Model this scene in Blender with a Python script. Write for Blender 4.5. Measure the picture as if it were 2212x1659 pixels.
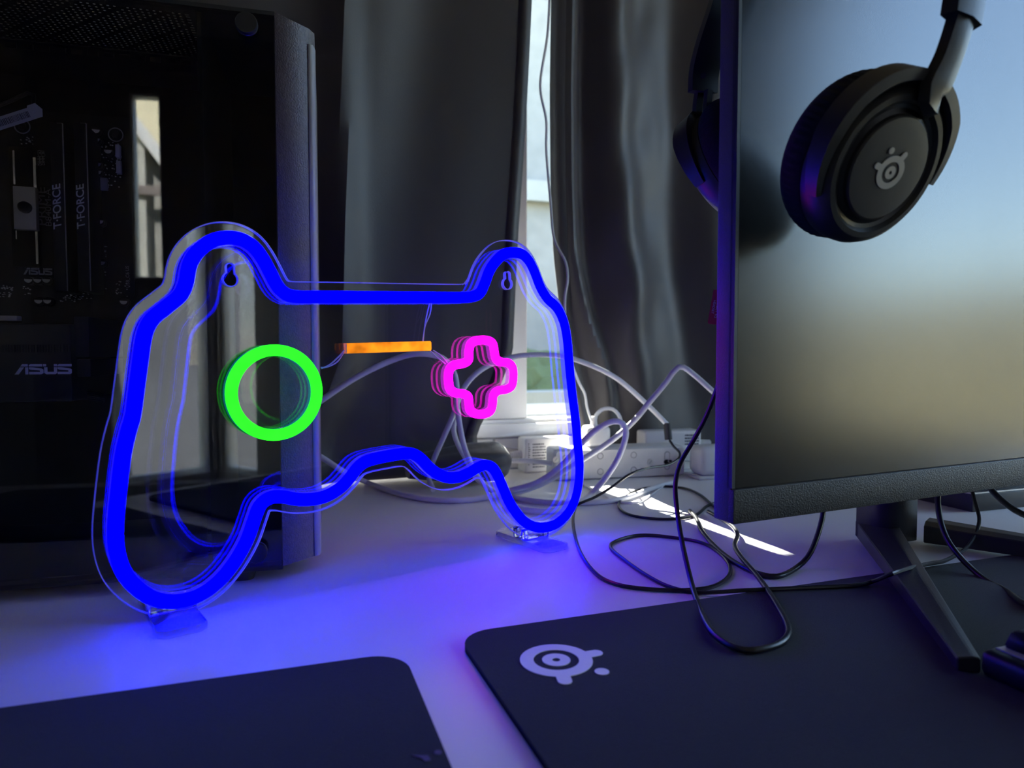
import bpy, bmesh, math, random
from mathutils import Vector, Matrix
random.seed(7)
for o in list(bpy.data.objects): bpy.data.objects.remove(o)
S = bpy.context.scene
COL = S.collection

# ------------------------------------------------------------------ camera
FPX = 1500.0; CX = 1106.0; CY = 829.5; CAMH = 0.18
PITCH = math.atan((CY - 760.0) / FPX)
cam_d = bpy.data.cameras.new('camera'); cam = bpy.data.objects.new('camera', cam_d); COL.objects.link(cam)
cam.location = (0, 0, CAMH); cam.rotation_euler = (math.pi / 2 - PITCH, 0, 0)
cam_d.sensor_width = 36.0; cam_d.lens = 36.0 * FPX / 2212.0; cam_d.clip_start = 0.01; cam_d.clip_end = 200
cam_d.dof.use_dof = True; cam_d.dof.focus_distance = 0.58; cam_d.dof.aperture_fstop = 8.0
S.camera = cam

# ------------------------------------------------------------------ sky, sun, exposure
SKY = 1.4; SUN = 60.0
w = bpy.data.worlds.new('sky'); S.world = w; w.use_nodes = True
nt = w.node_tree; nt.nodes.clear()
wo = nt.nodes.new('ShaderNodeOutputWorld'); bg = nt.nodes.new('ShaderNodeBackground'); sk = nt.nodes.new('ShaderNodeTexSky')
sk.sky_type = 'NISHITA'; sk.sun_disc = False; sk.sun_elevation = math.radians(48); sk.sun_rotation = math.radians(20)
sk.air_density = 1.0; sk.dust_density = 0.3; sk.ozone_density = 1.0
bg.inputs['Strength'].default_value = SKY
nt.links.new(sk.outputs[0], bg.inputs[0]); nt.links.new(bg.outputs[0], wo.inputs[0])
sun_d = bpy.data.lights.new('sun', 'SUN'); sun_d.energy = SUN; sun_d.angle = math.radians(0.5); sun_d.color = (1, 0.95, 0.86)
sun = bpy.data.objects.new('sun', sun_d); COL.objects.link(sun); sun.location = (-1, 4, 5)
SUN_DIR = Vector((0.435, -1.0, -0.95)).normalized()          # direction the sunlight travels
sun.rotation_euler = SUN_DIR.to_track_quat('-Z', 'Y').to_euler()
S.view_settings.view_transform = 'Standard'; S.view_settings.look = 'None'
S.view_settings.gamma = 1.0; S.view_settings.use_curve_mapping = False; S.view_settings.exposure = 0.0

# ------------------------------------------------------------------ measuring helpers (survey of the place from the photo)
_F = Vector((0, math.cos(PITCH), -math.sin(PITCH))); _U = Vector((0, math.sin(PITCH), math.cos(PITCH))); _R = Vector((1, 0, 0))
C0 = Vector((0, 0, CAMH))
def ray(x, y): return (_R * ((x - CX) / FPX) + _U * ((CY - y) / FPX) + _F)
def onz(x, y, z=0.0):
    d = ray(x, y); return C0 + d * ((z - CAMH) / d.z)
def aty(x, y, Y):
    d = ray(x, y); return C0 + d * (Y / d.y)
def onpl(x, y, p0, n):
    d = ray(x, y); return C0 + d * ((p0 - C0).dot(n) / d.dot(n))
def V(*a): return Vector(a)
ZV = V(0, 0, 1)
DA = math.radians(18.8)
WU = V(math.cos(DA), math.sin(DA), 0); WV = V(-math.sin(DA), math.cos(DA), 0)
def W(s, t, z=0.0): return WU * s + WV * t + ZV * z
def st(p): return (p.dot(WU), p.dot(WV))
def frame(o, x, y, z):
    m = Matrix.Identity(4)
    for i, a in enumerate((x, y, z)):
        for k in range(3): m[k][i] = a[k]
    for k in range(3): m[k][3] = o[k]
    return m
MW = frame(V(0, 0, 0), WU, WV, ZV)

# ------------------------------------------------------------------ materials
MATS = {}
def mat(name, col, rough=0.5, metal=0.0, spec=0.5, bump=0.0, bscale=400.0, var=0.06, vscale=30.0, sheen=0.0, coat=0.0, emit=None, estr=0.0):
    m = bpy.data.materials.new(name); m.use_nodes = True
    n = m.node_tree.nodes; l = m.node_tree.links; p = n['Principled BSDF']
    p.inputs['Roughness'].default_value = rough; p.inputs['Metallic'].default_value = metal
    p.inputs['Specular IOR Level'].default_value = spec
    p.inputs['Sheen Weight'].default_value = sheen; p.inputs['Coat Weight'].default_value = coat
    tc = n.new('ShaderNodeTexCoord')
    nz = n.new('ShaderNodeTexNoise'); nz.inputs['Scale'].default_value = vscale; nz.inputs['Detail'].default_value = 3
    mx = n.new('ShaderNodeMix'); mx.data_type = 'RGBA'
    mx.inputs['A'].default_value = (*[c * (1 - var) for c in col], 1); mx.inputs['B'].default_value = (*[min(1, c * (1 + var)) for c in col], 1)
    l.new(tc.outputs['Object'], nz.inputs['Vector']); l.new(nz.outputs['Fac'], mx.inputs['Factor'])
    l.new(mx.outputs['Result'], p.inputs['Base Color'])
    if bump > 0:
        n2 = n.new('ShaderNodeTexNoise'); n2.inputs['Scale'].default_value = bscale; n2.inputs['Detail'].default_value = 2
        b = n.new('ShaderNodeBump'); b.inputs['Strength'].default_value = bump; b.inputs['Distance'].default_value = 0.001
        l.new(tc.outputs['Object'], n2.inputs['Vector']); l.new(n2.outputs['Fac'], b.inputs['Height']); l.new(b.outputs['Normal'], p.inputs['Normal'])
    if emit:
        p.inputs['Emission Color'].default_value = (*emit, 1); p.inputs['Emission Strength'].default_value = estr
    MATS[name] = m; return m
def emat(name, col, strength, spots=0.0, sscale=120.0):
    m = bpy.data.materials.new(name); m.use_nodes = True
    n = m.node_tree.nodes; l = m.node_tree.links; n.clear()
    o = n.new('ShaderNodeOutputMaterial'); e = n.new('ShaderNodeEmission'); e.inputs['Color'].default_value = (*col, 1); e.inputs['Strength'].default_value = strength
    tc = n.new('ShaderNodeTexCoord'); nz = n.new('ShaderNodeTexNoise'); nz.inputs['Scale'].default_value = sscale
    mr = n.new('ShaderNodeMapRange'); mr.inputs['To Min'].default_value = strength * (1 - spots); mr.inputs['To Max'].default_value = strength * (1 + spots)
    mr.inputs['From Min'].default_value = 0.3; mr.inputs['From Max'].default_value = 0.7
    l.new(tc.outputs['Object'], nz.inputs['Vector']); l.new(nz.outputs['Fac'], mr.inputs['Value']); l.new(mr.outputs['Result'], e.inputs['Strength'])
    l.new(e.outputs[0], o.inputs[0]); MATS[name] = m; return m
def thin(name, tint, rough=0.0, f0=0.04, emit=None, estr=0.0, diff=0.0, dcol=(1, 1, 1)):
    """clear sheet: see-through, with a mirror reflection that grows at grazing angles"""
    m = bpy.data.materials.new(name); m.use_nodes = True
    n = m.node_tree.nodes; l = m.node_tree.links; n.clear()
    o = n.new('ShaderNodeOutputMaterial'); t = n.new('ShaderNodeBsdfTransparent'); t.inputs[0].default_value = (*tint, 1)
    g = n.new('ShaderNodeBsdfGlossy'); g.inputs['Roughness'].default_value = rough; g.inputs['Color'].default_value = (1, 1, 1, 1)
    lw = n.new('ShaderNodeLayerWeight'); lw.inputs['Blend'].default_value = 0.5
    pw = n.new('ShaderNodeMath'); pw.operation = 'POWER'; pw.inputs[1].default_value = 5
    mr = n.new('ShaderNodeMapRange'); mr.inputs['To Min'].default_value = f0; mr.inputs['To Max'].default_value = 1.0
    mx = n.new('ShaderNodeMixShader')
    l.new(lw.outputs['Facing'], pw.inputs[0]); l.new(pw.outputs[0], mr.inputs['Value']); l.new(mr.outputs[0], mx.inputs[0])
    src = t
    if diff > 0:
        d = n.new('ShaderNodeBsdfTranslucent'); d.inputs[0].default_value = (*dcol, 1)
        d2 = n.new('ShaderNodeBsdfDiffuse'); d2.inputs[0].default_value = (*dcol, 1)
        md = n.new('ShaderNodeMixShader'); md.inputs[0].default_value = 0.5; l.new(d.outputs[0], md.inputs[1]); l.new(d2.outputs[0], md.inputs[2])
        m0 = n.new('ShaderNodeMixShader'); m0.inputs[0].default_value = diff; l.new(t.outputs[0], m0.inputs[1]); l.new(md.outputs[0], m0.inputs[2]); src = m0
    l.new(src.outputs[0], mx.inputs[1]); l.new(g.outputs[0], mx.inputs[2])
    last = mx
    if emit:
        e = n.new('ShaderNodeEmission'); e.inputs[0].default_value = (*emit, 1); e.inputs[1].default_value = estr
        a = n.new('ShaderNodeAddShader'); l.new(mx.outputs[0], a.inputs[0]); l.new(e.outputs[0], a.inputs[1]); last = a
    l.new(last.outputs[0], o.inputs[0]); MATS[name] = m; return m
def glass(name, col, rough=0.0, ior=1.49):
    m = bpy.data.materials.new(name); m.use_nodes = True
    n = m.node_tree.nodes; l = m.node_tree.links; n.clear()
    o = n.new('ShaderNodeOutputMaterial'); g = n.new('ShaderNodeBsdfGlass'); g.inputs['Color'].default_value = (*col, 1); g.inputs['Roughness'].default_value = rough; g.inputs['IOR'].default_value = ior
    l.new(g.outputs[0], o.inputs[0]); MATS[name] = m; return m

M_desk = mat('desk_laminate', (0.84, 0.82, 0.83), 0.38, bump=0.15, bscale=900, var=0.02)
M_wall = mat('wall_paint', (0.72, 0.70, 0.67), 0.8, bump=0.1, bscale=200, var=0.04, vscale=4)
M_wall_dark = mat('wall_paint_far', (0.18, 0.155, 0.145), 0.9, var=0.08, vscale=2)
M_wall_grey = mat('wall_paint_grey', (0.48, 0.43, 0.40), 0.9, var=0.06, vscale=2)
M_floor = mat('floor_carpet', (0.10, 0.09, 0.085), 0.95, bump=0.5, bscale=300, var=0.2, vscale=80)
M_ceil = mat('ceiling_paint', (0.58, 0.52, 0.47), 0.9, var=0.03, vscale=2)
M_upvc = mat('window_plastic', (0.80, 0.80, 0.79), 0.35, var=0.02)
M_pane = thin('window_pane', (0.94, 0.96, 0.95))
M_mat = mat('mat_cloth', (0.013, 0.013, 0.020), 0.9, spec=0.15, bump=0.6, bscale=1800, var=0.35, vscale=1500, sheen=0.12)
M_mat_edge = mat('mat_rubber', (0.006, 0.006, 0.007), 0.8, spec=0.2, var=0.2)
M_print = mat('mat_print', (0.85, 0.84, 0.88), 0.7, bump=0.2, bscale=1800, var=0.04, vscale=300)
M_print_dim = mat('mat_print_worn', (0.10, 0.08, 0.16), 0.8, var=0.5, vscale=300)
M_curt = mat('curtain_cloth', (0.026, 0.022, 0.025), 0.5, spec=0.8, bump=0.25, bscale=900, var=0.12, vscale=14, sheen=0.25)
M_case = mat('case_steel', (0.012, 0.012, 0.013), 0.5, var=0.15)
M_case_tex = mat('case_plastic', (0.20, 0.18, 0.165), 0.42, bump=0.7, bscale=700, var=0.25, vscale=300)
M_glint = mat('bezel_edge_glint', (0.5, 0.5, 0.5), 0.35, var=0.05)  # pale grey stands in for window light catching the bezel edge
M_case_int = mat('case_inner', (0.006, 0.006, 0.007), 0.6, spec=0.25, var=0.2)
M_pcb = mat('circuit_board', (0.006, 0.006, 0.010), 0.45, spec=0.4, var=0.3, vscale=120)
M_tglass = thin('tinted_glass', (0.80, 0.80, 0.84), 0.0, 0.035)
M_chrome = mat('bright_metal', (0.75, 0.74, 0.70), 0.25, metal=1.0, var=0.05)
M_alu = mat('brushed_aluminium', (0.62, 0.60, 0.56), 0.45, metal=0.6, bump=0.2, bscale=500, var=0.06, vscale=60)
M_can = mat('capacitor_can', (0.70, 0.70, 0.72), 0.35, metal=0.4, var=0.1, vscale=200)
M_silk = mat('silkscreen', (0.75, 0.75, 0.8), 0.6, var=0.05)
M_silk_dim = mat('silkscreen_grey', (0.42, 0.42, 0.46), 0.6, var=0.05)
M_black = mat('black_plastic', (0.012, 0.012, 0.014), 0.38, bump=0.1, bscale=1200, var=0.1)
M_blackm = mat('black_matte_plastic', (0.020, 0.020, 0.022), 0.5, bump=0.25, bscale=1500, var=0.12)
M_chin = mat('monitor_plastic', (0.045, 0.045, 0.046), 0.5, bump=0.6, bscale=1100, var=0.15, vscale=500)
M_side = mat('monitor_side_plastic', (0.075, 0.07, 0.085), 0.45, bump=0.4, bscale=1300, var=0.1, vscale=500)
M_screen = mat('matte_screen', (0.008, 0.008, 0.009), 0.22, spec=1.0, bump=0.03, bscale=3000, var=0.1)
M_stand = mat('stand_metal', (0.030, 0.030, 0.034), 0.36, bump=0.2, bscale=1500, var=0.12)
M_wcable = mat('white_cable', (0.70, 0.70, 0.72), 0.42, var=0.03)
M_bcable = mat('black_cable', (0.014, 0.014, 0.016), 0.33, var=0.08)
M_wplug = mat('white_plug_plastic', (0.72, 0.71, 0.70), 0.35, var=0.03)
M_wplug2 = mat('off_white_plastic', (0.62, 0.60, 0.58), 0.4, bump=0.2, bscale=500, var=0.06, vscale=90)
M_groove = mat('plastic_groove', (0.30, 0.29, 0.28), 0.6, var=0.05)
M_ink = mat('grey_ink', (0.12, 0.12, 0.14), 0.7, var=0.05)
M_cush = mat('ear_cushion_cloth', (0.014, 0.013, 0.014), 0.95, spec=0.1, bump=0.6, bscale=1600, var=0.3, vscale=900, sheen=0.1)
M_head = mat('headset_plastic', (0.015, 0.015, 0.016), 0.42, bump=0.08, bscale=1500, var=0.08)
M_disc = mat('headset_disc', (0.040, 0.039, 0.038), 0.45, var=0.06)
M_logo = mat('headset_print', (0.50, 0.49, 0.46), 0.4, metal=0.2, var=0.03)
M_red = mat('red_card', (0.55, 0.05, 0.07), 0.5, var=0.05)
M_white_ink = mat('white_ink', (0.8, 0.78, 0.8), 0.6, var=0.03)
M_key = mat('keycap_plastic', (0.016, 0.015, 0.02), 0.45, bump=0.2, bscale=1500, var=0.1)
M_plate = mat('keyboard_plate', (0.50, 0.50, 0.53), 0.4, var=0.04)
M_paper = mat('sticker_paper', (0.62, 0.62, 0.68), 0.7, var=0.03)
M_gpu = mat('graphics_card_shroud', (0.010, 0.010, 0.012), 0.42, var=0.15)
M_grass = mat('lawn_grass', (0.32, 0.28, 0.13), 0.9, bump=0.6, bscale=40, var=0.35, vscale=6)
M_leaf = mat('hedge_leaf', (0.10, 0.145, 0.045), 0.8, bump=0.5, bscale=30, var=0.4, vscale=12)
M_render = mat('pebble_render', (0.30, 0.30, 0.28), 0.9, bump=0.8, bscale=60, var=0.22, vscale=9)
M_render_l = mat('pale_stone', (0.42, 0.42, 0.38), 0.9, var=0.1, vscale=6)
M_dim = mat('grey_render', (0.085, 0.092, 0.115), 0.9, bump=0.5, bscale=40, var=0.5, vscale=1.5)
M_brick = mat('house_brick', (0.72, 0.66, 0.46), 0.9, var=0.2, vscale=5)
NEON = 24.0
M_blue = emat('blue_diffuser', (0.0, 0.0, 1.0), NEON, 0.05)
M_green = emat('green_diffuser', (0.012, 1.0, 0.010), 3.2, 0.1)
M_orange = emat('orange_diffuser', (1.0, 0.27, 0.012), 1.25, 0.45, 70)
M_pink = emat('pink_diffuser', (1.0, 0.001, 0.70), 10.0, 0.25, 90)
M_jblue = thin('blue_strip_jacket', (0.72, 0.72, 0.95), 0.08, 0.08, (0.02, 0.01, 1.0), 0.4, 0.12, (0.6, 0.6, 1))
M_jgreen = thin('green_strip_jacket', (0.70, 0.92, 0.9), 0.08, 0.08, (0.02, 0.5, 0.4), 0.10, 0.12, (0.6, 1, 0.8))
M_jorange = thin('orange_strip_jacket', (0.9, 0.75, 0.8), 0.08, 0.08, (1.0, 0.25, 0.05), 0.18, 0.12, (1, 0.8, 0.7))
M_jpink = thin('pink_strip_jacket', (0.9, 0.7, 0.95), 0.08, 0.08, (0.7, 0.03, 0.8), 0.16, 0.12, (1, 0.7, 1))
M_acryl = thin('clear_acrylic', (0.955, 0.96, 0.97), 0.01, 0.045)
M_acryl_edge = thin('acrylic_cut_edge', (0.6, 0.65, 0.9), 0.1, 0.08, None, 0, 0.8, (0.85, 0.88, 1.0))
M_foot = glass('acrylic_block', (0.96, 0.96, 1.0), 0.0)
M_wire = mat('thin_clear_wire', (0.55, 0.52, 0.62), 0.3, metal=0.3, var=0.05)

# ------------------------------------------------------------------ mesh helpers (meshes are made in world metres, then moved under their thing)
ROOT = {}
def thing(name, loc, label, cat, group=None):
    o = bpy.data.objects.new(name, None); COL.objects.link(o); o.location = loc; o.empty_display_size = 0.02
    o['label'] = label; o['category'] = cat
    if group: o['group'] = group
    ROOT[o.name] = Vector(loc); return o
def base_of(par):
    while par.parent: par = par.parent
    return Vector(par.location)
def tag(o, label, cat=None, group=None, kind=None):
    if label: o['label'] = label
    if cat: o['category'] = cat
    if group: o['group'] = group
    if kind: o['kind'] = kind
    return o
def link(name, me, m, parent=None, smooth=False, loc=None):
    if isinstance(m, (list, tuple)):
        for k in m: me.materials.append(k)
    elif m: me.materials.append(m)
    o = bpy.data.objects.new(name, me); COL.objects.link(o)
    if parent:
        me.transform(Matrix.Translation(-base_of(parent))); o.parent = parent
    else:
        if loc is None:
            vs = [v.co for v in me.vertices]
            loc = Vector((sum(v.x for v in vs) / len(vs), sum(v.y for v in vs) / len(vs), min(v.z for v in vs)))
        me.transform(Matrix.Translation(-Vector(loc))); o.location = loc
    if smooth:
        for p in me.polygons: p.use_smooth = True
        try: me.set_sharp_from_angle(angle=math.radians(38))
        except Exception: pass
    return o
def struct(o, label=None):
    o['kind'] = 'structure'
    if label: o['label'] = label
    return o
def me_from(verts, faces):
    me = bpy.data.meshes.new('m'); me.from_pydata([tuple(v) for v in verts], [], faces); me.update(); return me
def me_bm(bm):
    bmesh.ops.recalc_face_normals(bm, faces=bm.faces)
    me = bpy.data.meshes.new('m'); bm.to_mesh(me); bm.free(); return me
def bm_box(bm, M, lo, hi, bevel=0.0, seg=2):
    r = bmesh.ops.create_cube(bm, size=1.0)
    vs = r['verts']
    for v in vs:
        v.co = Vector((lo[0] + (v.co.x + .5) * (hi[0] - lo[0]), lo[1] + (v.co.y + .5) * (hi[1] - lo[1]), lo[2] + (v.co.z + .5) * (hi[2] - lo[2])))
    if bevel > 0:
        es = list({e for v in vs for e in v.link_edges})
        g = bmesh.ops.bevel(bm, geom=es, offset=bevel, segments=seg, affect='EDGES', profile=0.5)
        vs = list({v for f in g['faces'] for v in f.verts} | {v for v in vs if v.is_valid})
    for v in vs: v.co = M @ v.co
def box(name, M, lo, hi, m, parent=None, bevel=0.0, seg=2, smooth=False):
    bm = bmesh.new(); bm_box(bm, M, lo, hi, bevel, seg); return link(name, me_bm(bm), m, parent, smooth or bevel > 0)
def cr(pts, n=8, closed=False):
    """Catmull-Rom smoothing"""
    P = [Vector(p) for p in pts]; out = []; N = len(P)
    rng = range(N) if closed else range(N - 1)
    for i in rng:
        p1 = P[i]; p2 = P[(i + 1) % N]
        p0 = P[(i - 1) % N] if (closed or i > 0) else p1 * 2 - p2
        p3 = P[(i + 2) % N] if (closed or i < N - 2) else p2 * 2 - p1
        for k in range(n):
            t = k / n
            out.append(0.5 * ((2 * p1) + (p2 - p0) * t + (2 * p0 - 5 * p1 + 4 * p2 - p3) * t * t + (3 * p1 - p0 - 3 * p2 + p3) * t ** 3))
    if not closed: out.append(P[-1])
    return out
def resample(P, step, closed=False):
    Q = list(P) + ([P[0]] if closed else []); d = [0.0]
    for a, b in zip(Q, Q[1:]): d.append(d[-1] + (b - a).length)
    n = max(2, int(round(d[-1] / step))); out = []; j = 0
    for k in range(n if closed else n + 1):
        x = d[-1] * k / n
        while j < len(d) - 2 and d[j + 1] < x: j += 1
        f = 0 if d[j + 1] == d[j] else (x - d[j]) / (d[j + 1] - d[j]); out.append(Q[j].lerp(Q[j + 1], f))
    return out
def sweep_me(P, prof, closed=False, up=None, scale=None):
    """prof: [(a,b)] a across, b along up; up None -> parallel transport"""
    N = len(P); verts = []; k = len(prof); u = None
    for i in range(N):
        t = (P[(i + 1) % N] - P[(i - 1) % N]) if closed else (P[min(i + 1, N - 1)] - P[max(i - 1, 0)])
        t.normalize()
        if up is not None: b = up - t * up.dot(t); b.normalize()
        else:
            if u is None: u = ZV if abs(t.z) < 0.9 else V(1, 0, 0)
            u = u - t * u.dot(t); u.normalize(); b = u
        a = t.cross(b); s = scale[i] if scale else 1.0
        for (pa, pb) in prof: verts.append(P[i] + a * pa * s + b * pb * s)
    F = []
    for i in range(N if closed else N - 1):
        j = (i + 1) % N
        for q in range(k): F.append((i * k + q, i * k + (q + 1) % k, j * k + (q + 1) % k, j * k + q))
    if not closed:
        F.append(tuple(reversed(range(k)))); F.append(tuple((N - 1) * k + q for q in range(k)))
    me = me_from(verts, F)
    bm = bmesh.new(); bm.from_mesh(me); bmesh.ops.recalc_face_normals(bm, faces=bm.faces); bm.to_mesh(me); bm.free()
    return me
def circ(r, n=10): return [(r * math.cos(2 * math.pi * i / n), r * math.sin(2 * math.pi * i / n)) for i in range(n)]
def tube(name, pts, r, m, parent=None, n=10, step=0.006, sm=8, closed=False):
    P = resample(cr(pts, sm, closed), step, closed)
    return link(name, sweep_me(P, circ(r, n), closed), m, parent, True)
def lathe_me(prof, M, n=48, sx=1.0, sy=1.0):
    """prof [(r,h)] around local z of M"""
    verts = []; F = []; k = len(prof)
    for i in range(n):
        a = 2 * math.pi * i / n
        for (r, h) in prof: verts.append(M @ V(r * math.cos(a) * sx, r * math.sin(a) * sy, h))
    for i in range(n):
        j = (i + 1) % n
        for q in range(k - 1): F.append((i * k + q, j * k + q, j * k + q + 1, i * k + q + 1))
    me = me_from(verts, F); bm = bmesh.new(); bm.from_mesh(me); bmesh.ops.remove_doubles(bm, verts=bm.verts, dist=1e-6)
    bmesh.ops.recalc_face_normals(bm, faces=bm.faces); bm.to_mesh(me); bm.free(); return me
def lathe(name, prof, M, m, parent=None, n=48, sx=1.0, sy=1.0): return link(name, lathe_me(prof, M, n, sx, sy), m, parent, True)
def curve_me(loops, depth, M, bevel=0.0):
    cu = bpy.data.curves.new('c', 'CURVE'); cu.dimensions = '2D'; cu.fill_mode = 'BOTH'; cu.extrude = max(depth / 2 - bevel, 1e-5); cu.bevel_depth = bevel; cu.bevel_resolution = 1; cu.offset = -bevel
    for L in loops:
        sp = cu.splines.new('POLY'); sp.points.add(len(L) - 1); sp.use_cyclic_u = True
        for i, p in enumerate(L): sp.points[i].co = (p[0], p[1], 0, 1)
    ob = bpy.data.objects.new('c', cu); COL.objects.link(ob)
    dg = bpy.context.evaluated_depsgraph_get(); me = bpy.data.meshes.new_from_object(ob.evaluated_get(dg))
    bpy.data.objects.remove(ob); bpy.data.curves.remove(cu); me.materials.clear()
    me.transform(M); return me
def solid(name, loops, depth, M, m, parent=None, bevel=0.0, smooth=False):
    """flat outline(s) with real thickness: local z from -depth/2 to depth/2"""
    return link(name, curve_me(loops, depth, M, bevel), m, parent, smooth)
def text(name, s, size, M, m, parent, depth=0.0003, shear=0.0, sx=1.0, bold=0.0, align='CENTER', sp=1.0):
    cu = bpy.data.curves.new('t', 'FONT'); cu.body = s; cu.size = size; cu.extrude = depth / 2; cu.shear = shear; cu.align_x = align; cu.align_y = 'CENTER'; cu.offset = bold; cu.space_character = sp
    ob = bpy.data.objects.new('t', cu); COL.objects.link(ob)
    dg = bpy.context.evaluated_depsgraph_get(); me = bpy.data.meshes.new_from_object(ob.evaluated_get(dg))
    bpy.data.objects.remove(ob); bpy.data.curves.remove(cu); me.materials.clear()
    me.transform(M @ Matrix.Diagonal((sx, 1, 1, 1))); return link(name, me, m, parent)
def rrect(x0, y0, x1, y1, r, n=6):
    out = []
    for (cx, cy, a0) in ((x1 - r, y1 - r, 0), (x0 + r, y1 - r, 90), (x0 + r, y0 + r, 180), (x1 - r, y0 + r, 270)):
        for i in range(n + 1):
            a = math.radians(a0 + 90 * i / n); out.append((cx + r * math.cos(a), cy + r * math.sin(a)))
    return out
def ell(cx, cy, rx, ry=None, n=32, a0=0.0):
    ry = rx if ry is None else ry
    return [(cx + rx * math.cos(2 * math.pi * i / n + a0), cy + ry * math.sin(2 * math.pi * i / n + a0)) for i in range(n)]

# ================================================================== THE ROOM
TW = 1.013                      # inner face of the window wall (distance along WV)
SR, SL, TR, ZC, ZF = 1.75, -1.45, -2.4, 1.65, -0.74
def wall_me(M, outer, holes, depth):
    return curve_me([outer] + holes, depth, M)
def rect(x0, y0, x1, y1): return [(x0, y0), (x1, y0), (x1, y1), (x0, y1)]
# wall with the curtained window, local x=s, y=z, thickness along WV
MB = frame(WV * (TW + 0.13), WU, ZV, -WV)
WIN1 = (-0.62, 0.066, 0.62, 1.30)
struct(link('wall_back', wall_me(MB, rect(SL, ZF, SR, ZC), [rect(*WIN1)], 0.26), M_wall))
MR = frame(WU * (SR + 0.05), WV, ZV, WU)
WIN2 = (-0.72, -0.09, 0.55, 1.35)
WIN4 = (-2.38, -0.45, -2.06, 1.05)
WIN5 = (1.22, -0.45, 1.72, 1.05)
struct(link('wall_right', wall_me(MR, rect(TR, ZF, TW + 0.26, ZC), [rect(*WIN2), rect(*WIN4)], 0.10), M_wall_grey))
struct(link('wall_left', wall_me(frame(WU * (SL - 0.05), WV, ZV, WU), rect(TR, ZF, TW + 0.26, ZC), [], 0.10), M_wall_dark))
MN = frame(WV * (TR - 0.05), WU, ZV, -WV)
WIN3 = (-1.025, 0.52, -0.89, 1.375)
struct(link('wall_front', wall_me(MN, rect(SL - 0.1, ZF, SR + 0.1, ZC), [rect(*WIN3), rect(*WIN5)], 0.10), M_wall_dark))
struct(box('floor', MW, (SL - 0.1, TR - 0.1, ZF - 0.05), (SR + 0.1, TW + 0.26, ZF), M_floor))
struct(box('ceiling', MW, (SL - 0.1, TR - 0.1, ZC), (SR + 0.1, TW + 0.26, ZC + 0.05), M_ceil))
def window(name, M, x0, y0, x1, y1, fr, mull, dep=0.06, frb=None):
    """M local z points into the room; frame bars each a part"""
    r = bpy.data.objects.new(name, None); COL.objects.link(r); r.location = M @ V((x0 + x1) / 2, y0, 0); r['kind'] = 'structure'
    frb = fr if frb is None else frb
    def bar(a, b, c, d): box('frame_bar', M, (a, b, -dep / 2), (c, d, dep / 2), M_upvc, r, 0.004)
    bar(x0, y0, x0 + fr, y1); bar(x1 - fr, y0, x1, y1); bar(x0 + fr, y1 - fr, x1 - fr, y1); bar(x0 + fr, y0, x1 - fr, y0 + frb)
    for (a, b) in mull: bar(a, y0 + frb, b, y1 - fr)
    xs = [x0 + fr] + [k for ab in mull for k in ab] + [x1 - fr]
    for a, b in zip(xs[::2], xs[1::2]): box('pane', M, (a - .004, y0 + frb - .004, -0.004), (b + .004, y1 - fr + .004, 0.004), M_pane, r)
    return r
MG = frame(WV * (TW + 0.065), WU, ZV, -WV)
pL = onpl(1030, 500, WV * TW, WV); pR = onpl(1140, 500, WV * TW, WV)
sm0, sm1 = st(pL)[0], st(pR)[0]
window('window_1', MG, *WIN1, 0.035, [(sm0, sm1)], 0.13, 0.010)  # mullion widened and frame deepened to narrow the sun streak
window('window_2', frame(WU * (SR + 0.05), WV, ZV, -WU), *WIN2, 0.05, [(-0.12, -0.06)])
window('window_4', frame(WU * (SR + 0.05), WV, ZV, -WU), *WIN4, 0.03, [])
window('window_5', MN, *WIN5, 0.03, [])
window('window_3', MN, *WIN3, 0.012, [])
# a raised sill board and the painted block courses under the window
struct(box('trim_1', MW, (-0.62, TW - 0.014, 0.050), (0.62, TW - 0.0005, 0.070), M_upvc, None, 0.004))
struct(box('trim_3', MW, (-0.615, TW + 0.132, 0.067), (0.615, TW + 0.33, 0.073), M_upvc, None, 0.002))
tb = bpy.data.objects.new('trim_2', None); COL.objects.link(tb); tb.location = W(0, TW, 0); tb['kind'] = 'structure'
cr0 = st(onpl(1065, 950, WV * TW, WV))[0]
xs = [cr0 - 0.44, cr0 - 0.22, cr0, cr0 + 0.22, cr0 + 0.44]
for a, b in zip(xs, xs[1:]):
    box('wall_block', MW, (a + .0012, TW - 0.006, 0.0), (b - .0012, TW + 0.004, 0.0475), M_wall, tb, 0.002)

# ================================================================== OUTSIDE
gr = box('lawn', MW, (-12, -14, -1.15), (14, 12, -1.05), M_grass); tag(gr, 'green lawn seen low through the gap between the curtains', 'lawn'); struct(gr)
nb = thing('garden_wall', W(0, 4.6, -1.05), 'pale pebbled garden wall outside behind the window gap', 'wall')
box('wall_face', MW, (-4, 4.6, -1.05), (5, 4.8, 3.2), M_render, nb)
box('low_kerb', MW, (-4, 2.9, -1.05), (5, 3.05, 0.0), M_render_l, nb)
box('ledge', MW, (-4, 4.52, 1.22), (5, 4.6, 1.36), M_render_l, nb)
hg = thing('hedge', W(0, 3.4, -1.05), 'leafy green hedge outside, low in the window gap', 'hedge')
bm = bmesh.new(); bmesh.ops.create_grid(bm, x_segments=90, y_segments=26, size=0.5)
for v in bm.verts:
    a = v.co.x * 5.0; b = (v.co.y + .5) * math.pi
    rr = 0.55 + random.uniform(-.05, .05)
    v.co = W(a, 3.9 - rr * math.sin(b) , -0.45 - 0.62 * math.cos(b) + random.uniform(-.04, .04))
link('foliage', me_bm(bm), M_leaf, hg, True)
bd = thing('neighbour_house', W(4.6, -1.0, -1.05), 'far house wall reflected in the monitor screen', 'house')
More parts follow.
